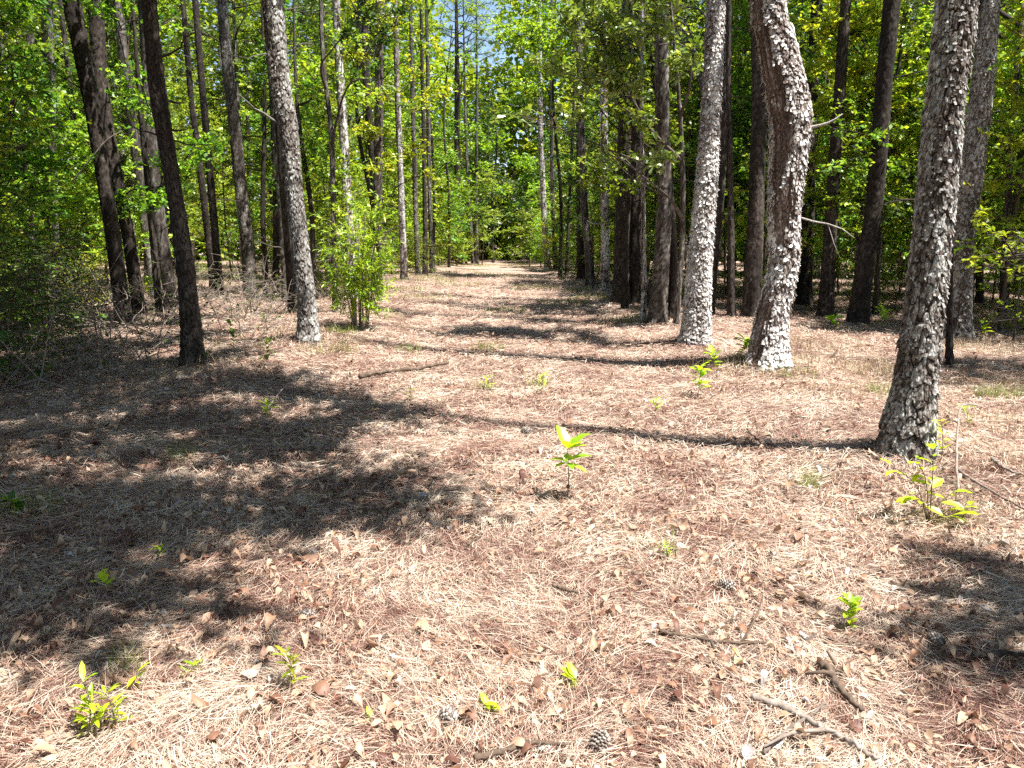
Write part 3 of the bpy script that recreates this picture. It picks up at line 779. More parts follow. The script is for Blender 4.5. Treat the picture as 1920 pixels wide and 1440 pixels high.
# ---------------------------------------------------------------- understory trees
def sapling_meshes(h, R, nb, seed, leaf=.075, low=.15, kind='diamond', mat=None, stem_r=.028, tw=(8, 13), lv=(11, 18), droop=.1):
    r = np.random.default_rng(seed); bag = Bag()
    st = smooth_path(np.array([[0, 0, -.05], [r.normal(0, .06), r.normal(0, .06), h * .3], [r.normal(0, .22), r.normal(0, .22), h * .65], [r.normal(0, .4), r.normal(0, .4), h]]), 14)
    bag.tube(st, np.linspace(stem_r, .006, 14), 6)
    P = []; D = []; Nn = []
    def twig(p0, d, L_):
        n = 4; pts = [p0]
        for s in range(n):
            d = d + r.normal(0, .16, 3) + np.array([0, 0, -droop * .3]); d /= np.linalg.norm(d)
            pts.append(pts[-1] + d * L_ / n)
        pts = np.array(pts)
        bag.tube(pts, np.linspace(.004, .0015, n + 1), 3, cap=False)
        k = r.integers(*lv)
        for j in range(k):
            s = (j + .6) / k * n
            q = np.array([np.interp(s, range(n + 1), pts[:, c]) for c in range(3)])
            side = np.cross(d, [0, 0, 1.0]); side /= np.linalg.norm(side) + 1e-6
            dd = d * .7 + side * (1 if j % 2 else -1) * r.uniform(.4, 1.0) + np.array([0, 0, r.normal(-.15, .3)])
            P.append(q); D.append(dd); Nn.append(np.array([0, -.15, 1.0]) + r.normal(0, .75, 3))
    for b in range(nb):
        t = low + (1 - low) * ((b + r.random()) / nb)
        p0 = np.array([np.interp(t * 13, range(14), st[:, c]) for c in range(3)])
        a = b * 2.4 + r.normal(0, .3)
        L_ = R * r.uniform(.55, 1.1) * (1 - .65 * max(0, (t - .45) / .55))
        d = np.array([math.cos(a), math.sin(a), r.uniform(.1, .6)]); d /= np.linalg.norm(d)
        pts = [p0]
        for s in range(6):
            d = d + r.normal(0, .12, 3) + np.array([0, 0, -droop * .5]); d /= np.linalg.norm(d)
            pts.append(pts[-1] + d * L_ / 6)
        pts = np.array(pts)
        bag.tube(pts, np.linspace(stem_r * .4, .003, 7), 4, cap=False)
        m = r.integers(*tw)
        for k in range(m):
            s = r.uniform(.25, 1.0) * 6
            q = np.array([np.interp(s, range(7), pts[:, c]) for c in range(3)])
            dd = d * .5 + r.normal(0, .55, 3) * np.array([1, 1, .5])
            dd /= np.linalg.norm(dd) + 1e-6
            twig(q, dd, r.uniform(.2, .5) * (.6 + R * .35))
    n = len(P)
    fm = leaf_mesh('foliage', np.array(P), np.array(D), np.array(Nn), r.uniform(.6, 1.25, n) * leaf, kind, [mat or M_LEAF])
    sm = bag.mesh('stem', [M_TWIGD], attrs={'tone': np.full(bag.n, .4)})
    return sm, fm

SAP = []
for i, (h, R, nb, leaf, low, mat) in enumerate([
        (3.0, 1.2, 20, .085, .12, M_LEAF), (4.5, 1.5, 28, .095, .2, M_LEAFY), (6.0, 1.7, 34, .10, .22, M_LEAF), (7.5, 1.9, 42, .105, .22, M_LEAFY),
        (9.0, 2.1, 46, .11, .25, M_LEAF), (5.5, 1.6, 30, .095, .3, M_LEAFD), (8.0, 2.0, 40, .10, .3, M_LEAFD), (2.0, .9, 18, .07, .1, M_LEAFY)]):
    SAP.append(sapling_meshes(h, R, nb, 300 + i, leaf, low, 'diamond', mat) + (h, R))
BUSH = []
for i, (h, R, nb, mat) in enumerate([(1.3, .8, 22, M_LEAFD), (1.7, 1.0, 24, M_LEAF), (1.0, .7, 18, M_LEAFY)]):
    BUSH.append(sapling_meshes(h, R, nb, 350 + i, .055, .05, 'diamond', mat, stem_r=.014, tw=(5, 8), lv=(6, 10)) + (h, R))

UNDER = []   # records for the labels
def place_sapling(x, y, v, rot, sc, name='understory_tree', cat='young tree', lib=None):
    sm, fm, h, R = (lib or SAP)[v]
    z = float(ground(x, y))
    t = thing(name, None, cat, (x, y, z))
    t.rotation_euler = (rng.normal(0, .04), rng.normal(0, .04), rot)
    t.scale = (sc, sc, sc * float(rng.uniform(.9, 1.12)))
    link('stem', sm, t); link('foliage', fm, t)
    UNDER.append((t, x, y, h * sc, v, lib))
    return t

def free(x, y, dmin):
    return all(math.hypot(x - a, y - b) > dmin * c for a, b, c in TREES_XY)

FRONT_PX = [1700, 1437, 1303, 363, 579, 1795]     # keep the sight lines to the near trunks open
def hides_near(x, y, R, full=True):
    for px, yb in ((1700, 6.0), (1437, 9.6), (1303, 11), (363, 9.6), (579, 11.5), (1810, 11.5), (680, 11.8), (1235, 13.2)) + (((465, 22), (405, 22), (215, 14.5), (250, 15), (1175, 18), (1556, 14), (1645, 13.4), (755, 26), (655, 19)) if full else ()):
        if y < yb + .8:
            p, _ = proj((x, y, 1.4))
            if abs(p - px) < (R * .9) / y * F_PX + 30: return True
    return False

r2 = np.random.default_rng(77)
def scatter_saplings(n, xr, yr, variants, dmin, sc=(.8, 1.15), gap=3.3, **kw):
    k = 0; tries = 0
    while k < n and tries < n * 60:
        tries += 1
        x = r2.uniform(*xr); y = r2.uniform(*yr)
        if abs(x - float(lane_x(y))) < gap: continue
        if abs(x) > .72 * y + 3.0: continue
        v = int(r2.choice(variants)); lib = kw.get('lib')
        _, _, h, R = (lib or SAP)[v]
        s = float(r2.uniform(*sc))
        if abs(x - float(lane_x(y))) < gap + R * s * .55 - .3: continue
        if not free(x, y, dmin): continue
        if hides_near(x, y, R * s): continue
        if blocks_sun(np.array([x, y, h * s * .65]), R * s * .75) and r2.random() < (.9 if y < 13 else .35): continue
        place_sapling(x, y, v, r2.random() * 6.28, s, **kw)
        TREES_XY.append((x, y, .8)); k += 1
    return k
# left woods
scatter_saplings(9, (-11, -4.2), (9.5, 15), [2, 3, 4, 5, 6], 1.3)
scatter_saplings(34, (-20, -3.6), (15, 28), [1, 2, 3, 4, 4, 6], 1.4)
scatter_saplings(28, (-26, -3.6), (28, 46), [2, 3, 4, 3], 1.6, sc=(1, 1.4))
# right woods
scatter_saplings(12, (5.5, 12), (11, 16), [4, 5, 6, 3], 1.3)
scatter_saplings(34, (4, 22), (15, 28), [4, 3, 5, 6, 6, 2], 1.4)
scatter_saplings(26, (3.6, 28), (28, 46), [3, 4, 6], 1.6, sc=(1, 1.4))
# young trees along the edges of the track
scatter_saplings(12, (-7, -3), (14, 40), [0, 1, 1, 2, 3], .9, gap=2.6)
scatter_saplings(14, (2.6, 7), (14.5, 40), [1, 2, 3, 3, 4], .9, gap=2.4)
# the track narrows and is overgrown at its far end
scatter_saplings(9, (-6, -1.6), (37, 47), [0, 1, 2, 7], .8, gap=1.5)
scatter_saplings(9, (-.2, 5), (37, 47), [0, 1, 2, 6], .8, gap=1.3)
scatter_saplings(10, (-4, 4), (47, 51), [1, 5, 6, 2], .7, gap=0)
scatter_saplings(16, (5, 17), (14.5, 25), [0, 1, 1, 2, 7], .9)
# end of the track
scatter_saplings(18, (-8, 8), (44, 52), [1, 2, 3, 4], 1.3, sc=(1.0, 1.5), gap=0)

CANOPY = []  # broadleaf trees added so their crowns put the woods in shade
for i, (h, R, nb, leaf, low, mat) in enumerate([(11., 2.7, 60, .125, .42, M_LEAF), (13., 3.0, 66, .13, .45, M_LEAFD), (10., 2.5, 56, .12, .40, M_LEAFY)]):
    CANOPY.append(sapling_meshes(h, R, nb, 380 + i, leaf, low, 'diamond', mat, stem_r=.085) + (h, R))
def scatter_canopy(n, xr, yr, dmin, gap=4.2, variants=(0, 1, 2)):
    k = tries = 0
    while k < n and tries < n * 200:
        tries += 1
        x = r2.uniform(*xr); y = r2.uniform(*yr)
        if abs(x - float(lane_x(y))) < gap or abs(x) > .72 * max(y, 0) + (14 if y < 2 else 7): continue
        if 1 < y < 13 and abs(x) < .70 * y + .6: continue
        v = int(r2.choice(variants)); _, _, h, R = CANOPY[v]; s = float(r2.uniform(.85, 1.15))
        if any(blocks_sun(np.array([x, y, h * s * f]), R * s * .8) for f in (.55, .75, .95)): continue
        if not all(math.hypot(x - a, y - b) > dmin for a, b in CANPOS): continue
        if not free(x, y, .7) or hides_near(x, y, .25): continue
        ppx = proj((x, y, 1.4))[0]
        if y > 2 and 1030 < ppx < 1900 and y < 26: continue
        place_sapling(x, y, v, r2.random() * 6.28, s, name='shade_canopy_tree', cat='broadleaf tree', lib=CANOPY)
        CANPOS.append((x, y)); TREES_XY.append((x, y, 1)); k += 1
    return k
CANPOS = []
nc = [scatter_canopy(4, (8, 17), (3, 16), 3), scatter_canopy(4, (6, 24), (16, 32), 3.6, gap=5), scatter_canopy(2, (6, 28), (32, 48), 4),
      scatter_canopy(7, (-14, -3.5), (2, 16), 2.6), scatter_canopy(5, (-24, -6), (16, 32), 3.6), scatter_canopy(2, (-28, -6), (32, 48), 4),
      scatter_canopy(14, (-12, 12), (-12, 1.5), 2.6, gap=0)]  # unseen trees added behind the camera to block ambient light
print('canopy', nc)

for px, py, v in ((826, 499, 0), (842, 495, 7), (852, 492, 0), (872, 489, 7), (1000, 496, 0), (986, 492, 7), (974, 489, 0), (1012, 500, 7), (838, 497, 0), (1030, 503, 0), (800, 505, 7), (885, 487, 5), (905, 486, 5), (962, 487, 7), (1046, 507, 7), (772, 512, 7)):
    g_ = gp(px, py); place_sapling(g_[0] + r2.normal(0, .15), g_[1] + r2.normal(0, .4), v, r2.random() * 6.28, float(r2.uniform(.8, 1.1)))
for px, py, v, li in ((1060, 507, 0, 0), (1078, 511, 5, 0), (1120, 522, 0, 0), (1142, 528, 5, 0), (1165, 534, 0, 0), (1198, 545, 5, 0), (1232, 552, 0, 0), (1272, 562, 5, 0), (1100, 515, 0, 0), (1215, 556, 1, 1), (1255, 570, 0, 1),
                      (1480, 556, 5, 0), (1532, 552, 0, 0), (1585, 556, 5, 0), (1640, 552, 0, 0), (1690, 558, 5, 0), (1740, 556, 0, 0), (1865, 564, 5, 0), (1400, 552, 0, 0), (1345, 552, 5, 0), (1640, 574, 1, 1), (1500, 574, 0, 1), (1700, 580, 0, 1), (1460, 565, 1, 1)):
    g_ = gp(px, py); place_sapling(g_[0] + r2.normal(0, .2), g_[1] + r2.normal(0, .4), v, r2.random() * 6.28, float(r2.uniform(.8, 1.1)), **(dict(name='woodland_shrub', cat='shrub', lib=BUSH) if li else {}))
# shrubs at the edge of the woods
scatter_saplings(22, (-10, -4.0), (7.5, 14), [0, 1], .6, name='woodland_shrub', cat='shrub', lib=BUSH)
scatter_saplings(22, (-14, -3.4), (14, 30), [0, 1, 2], .6, name='woodland_shrub', cat='shrub', lib=BUSH)
scatter_saplings(10, (4.5, 14), (12, 30), [0, 1, 2], .8, name='woodland_shrub', cat='shrub', lib=BUSH)
scatter_saplings(14, (-6, -2.2), (20, 46), [1, 2], .5, gap=2.1, name='woodland_shrub', cat='shrub', lib=BUSH)
scatter_saplings(9, (1.6, 5), (24, 46), [0, 1, 2], .5, gap=2.1, name='woodland_shrub', cat='shrub', lib=BUSH)

# ---------------------------------------------------------------- the pines of the wood
GEN = []
for i in range(5):
    r = np.random.default_rng(500 + i)
    c = np.array([[0, 0, 0, .16], [r.normal(0, .05), r.normal(0, .05), 3, .145], [r.normal(0, .15), r.normal(0, .15), 7, .125], [r.normal(0, .25), r.normal(0, .25), 12, .09], [r.normal(0, .3), r.normal(0, .3), 17, .03]])
    GEN.append((trunk_mesh('trunk', c, [M_BARKG, M_BARKD][i % 2], nseg=24, dz=.06, ztop=9, plate=(.08, .16), amp=.014, tilt=.5, seed=600 + i, stubs=16, stub_z=(1.2, 9)), c))
PINES = []
def place_pine(x, y, far=False):
    i = int(r2.integers(0, 5)); me, c = GEN[i]
    z = float(ground(x, y))
    s = float(r2.uniform(.8, 1.15)); rs = s * float(r2.uniform(.55, 1.15))
    t = thing('pine_tree', None, 'pine tree', (x, y, z))
    t.rotation_euler = (r2.normal(0, .025), r2.normal(0, .025), r2.random() * 6.28)
    tr = link('trunk', me, t); tr.scale = (rs, rs, s)
    top = 17 * s
    lib = FARCROWN if far else CROWNS
    cz = top - (9.0 if far else 6.4)
    rz = t.rotation_euler.z
    if (not far) and blocks_sun(np.array([x, y, top - 3]), 1.8): lib = THIN; cz = top - 4.5
    cr = link('crown', lib[int(r2.integers(0, len(lib)))], t, (c[3, 0] * rs, c[3, 1] * rs, cz))
    PINES.append((t, x, y, rs))
    TREES_XY.append((x, y, 1))
def scatter_pines(n, xr, yr, dmin, gap=3.2, far=False):
    k = tries = 0
    while k < n and tries < 5000:
        tries += 1
        x = r2.uniform(*xr); y = r2.uniform(*yr)
        if abs(x - float(lane_x(y))) < gap or abs(x) > .72 * y + 4: continue
        if not free(x, y, dmin): continue
        if hides_near(x, y, .2): continue
        ppx = proj((x, y, 1.4))[0]
        if (1250 < ppx < 1900 and y < 26) or (1030 < ppx < 1260 and y < 34) or (740 < ppx < 1045 and y > 22): continue
        place_pine(x, y, far); k += 1
scatter_pines(8, (-13, -5), (13, 20), 1.2)
scatter_pines(26, (-22, -3.4), (16, 30), 1.5)
scatter_pines(18, (-28, -3.6), (30, 48), 1.8, far=True)
scatter_pines(9, (6, 13), (13.5, 18), 1.3)
scatter_pines(30, (3.4, 22), (16, 30), 1.4)
scatter_pines(18, (3.4, 30), (30, 48), 1.8, far=True)
scatter_pines(6, (-10, 10), (50, 62), 2, gap=0)
# pines beside and behind the viewpoint; their crowns shade the wood
for x, y in ((-6.5, 3.5), (-8.5, 6.2), (-7.5, .5), (9.5, 5.2), (12, 8.5), (11, 2.0), (14, 5)):
    place_pine(x, y)

# ---------------------------------------------------------------- added oaks, mostly unseen, with limbs shaped to cast shade
def limb_tree(name, label, cat, base, trunk_pts, clumps, seed, mat, kind='diamond', leaf=.08, per=150, rad=.75, bark=None, group=None, twig_mat=None, dens=12):
    """trunk through trunk_pts, one limb to each clump (x, y, z, radius, share) and leaves on twigs in the clump"""
    r = np.random.default_rng(seed); base = np.asarray(base, float)
    t = thing(name, label, cat, base, group)
    tp = np.asarray(trunk_pts, float); c = tp.copy(); c[:, :3] -= base
    fine = smooth_path(c, 100)
    bag = Bag(); P = []; D = []; Nn = []
    CL = np.array([list(cl[:3]) + [cl[3] if len(cl) > 3 else rad, cl[4] if len(cl) > 4 else 1] for cl in clumps], float)
    CL[:, :3] -= base
    kb = max(1, int(round(len(CL) / 5)))
    cen = CL[r.choice(len(CL), kb, replace=False), :3].copy()
    for _ in range(12):
        lab = np.argmin(np.linalg.norm(CL[:, None, :3] - cen[None], axis=2), 1)
        for k in range(kb):
            if (lab == k).any(): cen[k] = CL[lab == k, :3].mean(0)
    boughs = []
    for k in range(kb):
        q = cen[k]
        zst = min(fine[-1, 2] * .98, max(fine[-1, 2] * .35, q[2] - .5 * np.hypot(q[0], q[1]))) * r.uniform(.8, 1)
        p0 = np.array([np.interp(zst, fine[:, 2], fine[:, j]) for j in range(3)])
        e = p0 + (q - p0) * .85
        mid = (p0 + e) / 2 + r.normal(0, .18, 3) + np.array([0, 0, .10 * np.linalg.norm(q - p0)])
        bp = smooth_path(np.array([p0, (p0 + mid) / 2 + r.normal(0, .08, 3), mid, e]), 14)
        L_ = np.linalg.norm(q - p0); r0 = min(.06, .006 + .013 * L_)
        bag.tube(bp, np.linspace(r0, .008, 14), 6, cap=False); boughs.append(bp)
    for ci, cl in enumerate(CL):
        q = cl[:3]; R = cl[3]; sh = cl[4]; bp = boughs[lab[ci]]
        p0 = bp[int(r.integers(6, 14))]
        mid = (p0 + q) / 2 + r.normal(0, .08, 3)
        path = smooth_path(np.array([p0, mid, q]), 9)
        bag.tube(path, np.linspace(.012, .004, 9), 4, cap=False)
        dmain = path[-1] - path[-3]; dmain /= np.linalg.norm(dmain) + 1e-6
        nt = max(3, int(dens * sh * (R / .75) ** 1.5))
        for k in range(nt):
            tip = q + rand_unit(1, r)[0] * R * np.array([1, 1, .55]) * r.uniform(.35, 1)
            s0 = path[r.integers(4, 9)]
            tw = smooth_path(np.array([s0, (s0 + tip) / 2 + r.normal(0, .06, 3), tip]), 6)
            bag.tube(tw, np.linspace(.006, .002, 6), 3, cap=False)
            td = tw[-1] - tw[-2]; td /= np.linalg.norm(td) + 1e-6
            m = max(3, int(per / 12))
            for j in range(m):
                if kind == 'obovate':       # whorls at the twig ends
                    s = 5 - r.random() ** 2 * 3.0
                else:
                    s = r.uniform(1, 5)
                pp = np.array([np.interp(s, range(6), tw[:, k2]) for k2 in range(3)])
                dd = td * .5 + r.normal(0, .7, 3) * np.array([1, 1, .6])
                P.append(pp); D.append(dd); Nn.append(np.array([0, 0, 1.]) + r.normal(0, .5, 3))
    n = len(P)
    link('crown', leaf_mesh('crown', np.array(P), np.array(D), np.array(Nn), r.uniform(.65, 1.2, n) * leaf, kind, [mat]), t)
    link('trunk', trunk_mesh('trunk', c, bark or M_BARKG, nseg=32, dz=.05, plate=(.07, .12), amp=.008, seed=seed, flare=.25, extra=bag), t)
    return t

def shade_clumps(polys, z, step, r, jit=.25, R=.6):
    out = []
    for poly in polys:
        gs = np.array([gp(px, py) for px, py in poly])
        x0, y0 = gs[:, :2].min(0); x1, y1 = gs[:, :2].max(0)
        for gx in np.arange(x0, x1 + .01, step):
            for gy in np.arange(y0, y1 + .01, step):
                px, py = proj((gx, gy, float(ground(gx, gy))))
                if in_poly(px, py, poly):
                    zz = z + r.uniform(-.8, .8)
                    out.append((gx + OFF[0] * zz + r.normal(0, jit), gy + OFF[1] * zz + r.normal(0, jit), zz, R, 1))
    return out
r3 = np.random.default_rng(5)
cl = shade_clumps([[(-300, 600), (430, 660), (500, 720), (740, 750), (730, 800), (790, 940), (680, 1000), (420, 1110), (60, 1280), (-300, 1330)]], 6.5, .80, r3, jit=.35, R=.9)  # clumps set up-sun so an added oak shades the left ground
cl = [c for c in cl if r3.random() < .9]
cl += shade_clumps([[(-300, 880), (350, 900), (640, 980), (430, 1100), (60, 1270), (-300, 1340)], [(-300, 690), (300, 700), (560, 760), (700, 880), (300, 850), (-300, 860)]], 7.6, .9, r3, jit=.3, R=.8)
limb_tree('unseen_shade_oak', 'unseen oak added beside the viewpoint to shade the left of the track', 'oak tree', (-4.6, 1.6, float(ground(-4.6, 1.6))),
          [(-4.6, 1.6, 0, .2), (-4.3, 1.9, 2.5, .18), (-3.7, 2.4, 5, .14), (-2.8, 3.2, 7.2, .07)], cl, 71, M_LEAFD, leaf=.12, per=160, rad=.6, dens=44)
cl = shade_clumps([[(-380, 575), (390, 575), (440, 650), (330, 690), (-380, 700)]], 7.5, 1.15, r3, jit=.4, R=.95)  # crown of an unseen oak added to darken the left-hand trees
cl = [c for c in cl if r3.random() < .72]
limb_tree('unseen_shade_oak', 'unseen wide oak added on the left to keep the left-hand trees in shade', 'oak tree', (-7.4, 5.2, float(ground(-7.4, 5.2))),
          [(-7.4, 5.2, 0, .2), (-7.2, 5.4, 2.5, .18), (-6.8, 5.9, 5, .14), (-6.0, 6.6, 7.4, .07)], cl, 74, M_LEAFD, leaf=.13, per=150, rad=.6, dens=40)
cl = shade_clumps([[(1500, 1010), (1760, 1040), (1990, 1090), (2100, 1230), (1900, 1190), (1720, 1130), (1560, 1060)],
                   [(1620, 1180), (1900, 1230), (2000, 1440), (1600, 1440), (1480, 1320)], [(1230, 1140), (1440, 1150), (1440, 1230), (1240, 1200)]], 6.0, .5, r3, .2, R=.5)  # clumps set up-sun so an added oak shades the right foreground
limb_tree('unseen_shade_oak', 'unseen oak added beside the viewpoint to shade the right foreground', 'oak tree', (5.0, 1.2, float(ground(5.0, 1.2))),
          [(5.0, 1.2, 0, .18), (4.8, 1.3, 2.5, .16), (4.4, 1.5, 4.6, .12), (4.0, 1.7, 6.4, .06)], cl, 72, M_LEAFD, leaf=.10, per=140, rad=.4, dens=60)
cl = shade_clumps([[(900, 590), (1230, 590), (1300, 660), (1100, 645), (910, 622)], [(900, 522), (1110, 512), (1130, 540), (930, 542)]], 8.5, 1.1, r3, .2)  # crown placed only to drop shade bands on the far track
b = gp(1330, 590)
limb_tree('water_oak', 'tall oak behind the pale shaggy pine, its crown added to shade the track', 'oak tree', b,
          [(b[0], b[1], b[2], .10), (b[0] + .1, b[1], 3, .09), (b[0], b[1] - .1, 6, .07), (b[0] - .2, b[1], 9, .04)], cl, 73, M_LEAF, leaf=.12, per=160, dens=30)

cl = shade_clumps([[(1095, 525), (1290, 555), (1290, 612), (1225, 612), (1120, 580)]], 8.5, .9, r3, jit=.3, R=.9)  # crown of an added oak that darkens the black pair
limb_tree('unseen_shade_oak', 'unseen wide oak added in the right-hand wood to shade the black pair of trunks', 'oak tree', (9.6, 13.4, float(ground(9.6, 13.4))),
          [(9.6, 13.4, .1, .13), (9.5, 13.4, 3, .115), (9.1, 13.5, 6, .09), (8.5, 13.7, 8.6, .05)], cl, 75, M_LEAF, leaf=.12, per=150, rad=.6, dens=40, bark=M_BARKD)

# water oak whose sprays of glossy leaves show against the track
def vis_clumps(lst, y):
    out = []
    for px, py, R, sh in lst:
        yy = y + rng.uniform(-.6, .6)
        p = at_y(px, py, yy); out.append((p[0], p[1], p[2], R, sh))
    return out
b = gp(1268, 610)
limb_tree('water_oak', 'young oak with pale glossy leaf sprays, leaning over the right of the track', 'oak tree', b,
          [(b[0], b[1], b[2], .05), (b[0] + .02, b[1] - .1, 1.8, .045), (b[0] - .1, b[1] - .2, 3.4, .035), (b[0] - .35, b[1] - .3, 5.2, .02)],
          vis_clumps([(1080, 40, .55, 1), (1160, 60, .5, 1), (1220, 40, .5, .8), (1120, 140, .5, 1), (1190, 150, .5, 1), (1060, 215, .3, .35), (965, 215, .3, .4), (1010, 205, .28, .3),
                      (1250, 285, .36, .5), (1235, 300, .3, .4), (1130, 95, .5, .8), (1040, 120, .45, .5), (1150, 300, .3, .3), (1210, 220, .4, .5), (1290, 120, .5, .7), (1100, 0, .6, 1), (1200, -40, .7, 1)], b[1] - 1.2),
          81, M_OAK, 'obovate', .14, 140, dens=42)
b = gp(628, 588)
q1, q2, q3 = at_y(622, 270, b[1]), at_y(606, 120, b[1]), at_y(600, -40, b[1])
limb_tree('young_oak', 'thin crooked oak behind the leafy shrub, dark leaves drooping from its upper limbs', 'oak tree', b,
          [(b[0], b[1], b[2], .055), (q1[0], q1[1], q1[2], .048), (q2[0], q2[1], q2[2], .04), (q3[0], q3[1], q3[2], .03)],
          vis_clumps([(690, 20, .5, .9), (740, 60, .45, .8), (650, 60, .45, .7), (770, 10, .45, .7), (720, 120, .35, .6), (800, 90, .3, .35), (620, -30, .5, .8), (700, -50, .6, 1), (760, 200, .25, .25), (660, 140, .3, .4)], b[1] - .6),
          82, M_LEAFD, 'oval', .10, 120, dens=36)
# leafy sapling reaching in from the right border
b = gp(1975, 720)
limb_tree('leafy_sapling', 'bright leafy sapling reaching in at the right border beside the plated pine', 'sapling', b,
          [(b[0], b[1], b[2], .02), (b[0] - .03, b[1], .8, .016), (b[0] - .08, b[1], 1.5, .01), (b[0] - .1, b[1], 2.1, .005)],
          vis_clumps([(1840, 495, .20, .6), (1880, 500, .22, .8), (1910, 470, .25, .8), (1870, 450, .22, .6), (1905, 430, .2, .6), (1850, 440, .15, .3), (1930, 520, .25, .8), (1815, 490, .1, .25)], b[1]),
          83, M_LEAFY, 'obovate', .08, 70, dens=40)
b = gp(1900, 640)
limb_tree('leafy_sapling', 'low leafy sapling between the slim trunks at the right border', 'sapling', b,
          [(b[0], b[1], b[2], .015), (b[0], b[1], .5, .012), (b[0], b[1], 1.0, .006)],
          vis_clumps([(1895, 560, .25, .5), (1870, 590, .2, .4), (1915, 600, .25, .5)], b[1]), 84, M_LEAF, 'oval', .07, 60, dens=40)
# sunlit broadleaf branch between the shaggy and the bent pine, and yellow maple sprig right of the bend
b = gp(1395, 560)
limb_tree('broadleaf_tree', 'sunny yellow green tree between the pale shaggy pine and the bent pine', 'young tree', b,
          [(b[0], b[1], b[2], .05), (b[0], b[1], 3, .045), (b[0] + .1, b[1], 6, .03), (b[0], b[1], 8.5, .015)],
          vis_clumps([(1390, 60, .6, 1), (1380, 120, .6, 1), (1395, 170, .5, 1), (1370, 200, .5, .8), (1400, 10, .6, 1), (1340, 260, .4, .5), (1385, 270, .4, .4)], b[1] - .6), 85, M_LEAFY, 'oval', .11, 140, dens=30)
b = gp(1640, 590)
limb_tree('broadleaf_tree', 'sunny green tree between the bent pine and the broad plated pine', 'young tree', b,
          [(b[0], b[1], b[2], .05), (b[0], b[1], 3, .045), (b[0] + .1, b[1], 6, .03), (b[0], b[1], 8.5, .015)],
          vis_clumps([(1500, 36, .2, .2), (1600, 60, .8, 1), (1640, 160, .9, 1), (1580, 200, .8, 1), (1680, 210, .7, 1), (1620, 260, .8, .8), (1560, 280, .6, .6), (1660, 330, .6, .7), (1600, 360, .6, .5), (1540, 40, .7, 1), (1575, 10, .8, 1), (1650, 20, .8, 1), (1700, 160, .7, .8), (1610, 120, .8, 1), (1680, 270, .7, .8), (1540, 200, .6, .6), (1590, 400, .5, .5), (1690, 380, .5, .5), (1550, 120, .7, .7), (1700, 90, .7, .8)], b[1] + .4), 86, M_LEAFY, 'diamond', .11, 160, dens=30)
b = gp(1600, 585)
limb_tree('broadleaf_tree', 'leafy tree hiding the middle of the dark leaning trunk', 'young tree', b,
          [(b[0], b[1], b[2], .035), (b[0], b[1], 1.6, .03), (b[0] + .1, b[1], 3.2, .02), (b[0], b[1], 5, .012)],
          vis_clumps([(1650, 210, .5, .8), (1640, 260, .5, .9), (1665, 310, .5, .9), (1620, 340, .5, .8), (1560, 240, .45, .6), (1590, 300, .5, .7), (1680, 370, .4, .7), (1600, 400, .4, .6), (1540, 330, .4, .5), (1640, 420, .4, .6), (1575, 170, .4, .5)], b[1] - 1.6), 88, M_LEAF, 'diamond', .10, 160, dens=24)
b = gp(1880, 585)
limb_tree('broadleaf_tree', 'yellow green tree at the right border behind the lichen covered pine', 'young tree', b,
          [(b[0], b[1], b[2], .05), (b[0], b[1], 3, .045), (b[0] + .1, b[1], 6, .03), (b[0], b[1], 8, .015)],
          vis_clumps([(1880, 200, .7, 1), (1900, 260, .7, 1), (1870, 150, .6, .8), (1910, 120, .7, 1), (1890, 320, .6, .8), (1900, 40, .8, 1), (1870, 390, .4, .5)], b[1] + .3), 87, M_LEAFY, 'diamond', .10, 160, dens=34)
# trees along the track whose leafy limbs arch over it
def arch_tree(label, px, py, box, n, R, mat, seed, top, leaf=.12, dens=16, kind='diamond', dy=1.2):
    b = gp(px, py); r = np.random.default_rng(seed); cl = []
    for _ in range(n):
        cx = r.uniform(box[0], box[1]); cy = r.uniform(box[2], box[3])
        p = at_y(cx, cy, b[1] + r.uniform(-dy, dy)); cl.append((p[0], p[1], p[2], R * r.uniform(.7, 1.15), r.uniform(.6, 1.1)))
    h = top
    limb_tree('arching_tree', label, 'broadleaf tree', b, [(b[0], b[1], b[2], .07), (b[0] + r.normal(0, .1), b[1], b[2] + h * .3, .06), (b[0] + r.normal(0, .2), b[1], b[2] + h * .65, .045), (b[0] + r.normal(0, .3), b[1], b[2] + h, .02)],
              cl, seed, mat, kind, leaf=leaf, per=140, dens=dens, bark=M_BARKD)
arch_tree('tree with yellow green leaves arching over the track beyond the leafy shrub', 705, 548, (600, 830, -20, 330), 30, .65, M_LEAFY, 201, 6.5)
arch_tree('tree with yellow green leaves arching over the left of the track near its end', 812, 510, (740, 900, 40, 420), 26, .9, M_LEAFY, 202, 9)
arch_tree('tree arching over the right of the track near its end', 1062, 516, (950, 1120, 0, 400), 32, .85, M_LEAF, 203, 10)
arch_tree('leafy tree beside the black pair of trunks leaning out over the track', 1218, 575, (1040, 1260, -20, 360), 30, .6, M_LEAF, 204, 6)
arch_tree('bright tree closing the view above the track end', 915, 487, (820, 1010, 150, 440), 20, 1.3, M_LEAFY, 205, 12, leaf=.2)
arch_tree('tall bright tree left of the straight dark trunk, crown under the blue sky gap', 842, 500, (770, 900, -20, 60), 10, .9, M_LEAFY, 211, 11)
arch_tree('tall bright tree behind the twin thin trunks, crown below the blue sky gap', 925, 492, (850, 1010, 190, 400), 16, 1.1, M_LEAFY, 212, 11, leaf=.16)
arch_tree('tree right of the sky gap leaning left over the track', 1050, 520, (930, 1090, -30, 180), 24, .9, M_LEAFY, 213, 10)
arch_tree('dark green tree in front of the black pair of trunks', 1170, 580, (1090, 1280, -20, 300), 30, .45, M_LEAF, 214, 5.5)
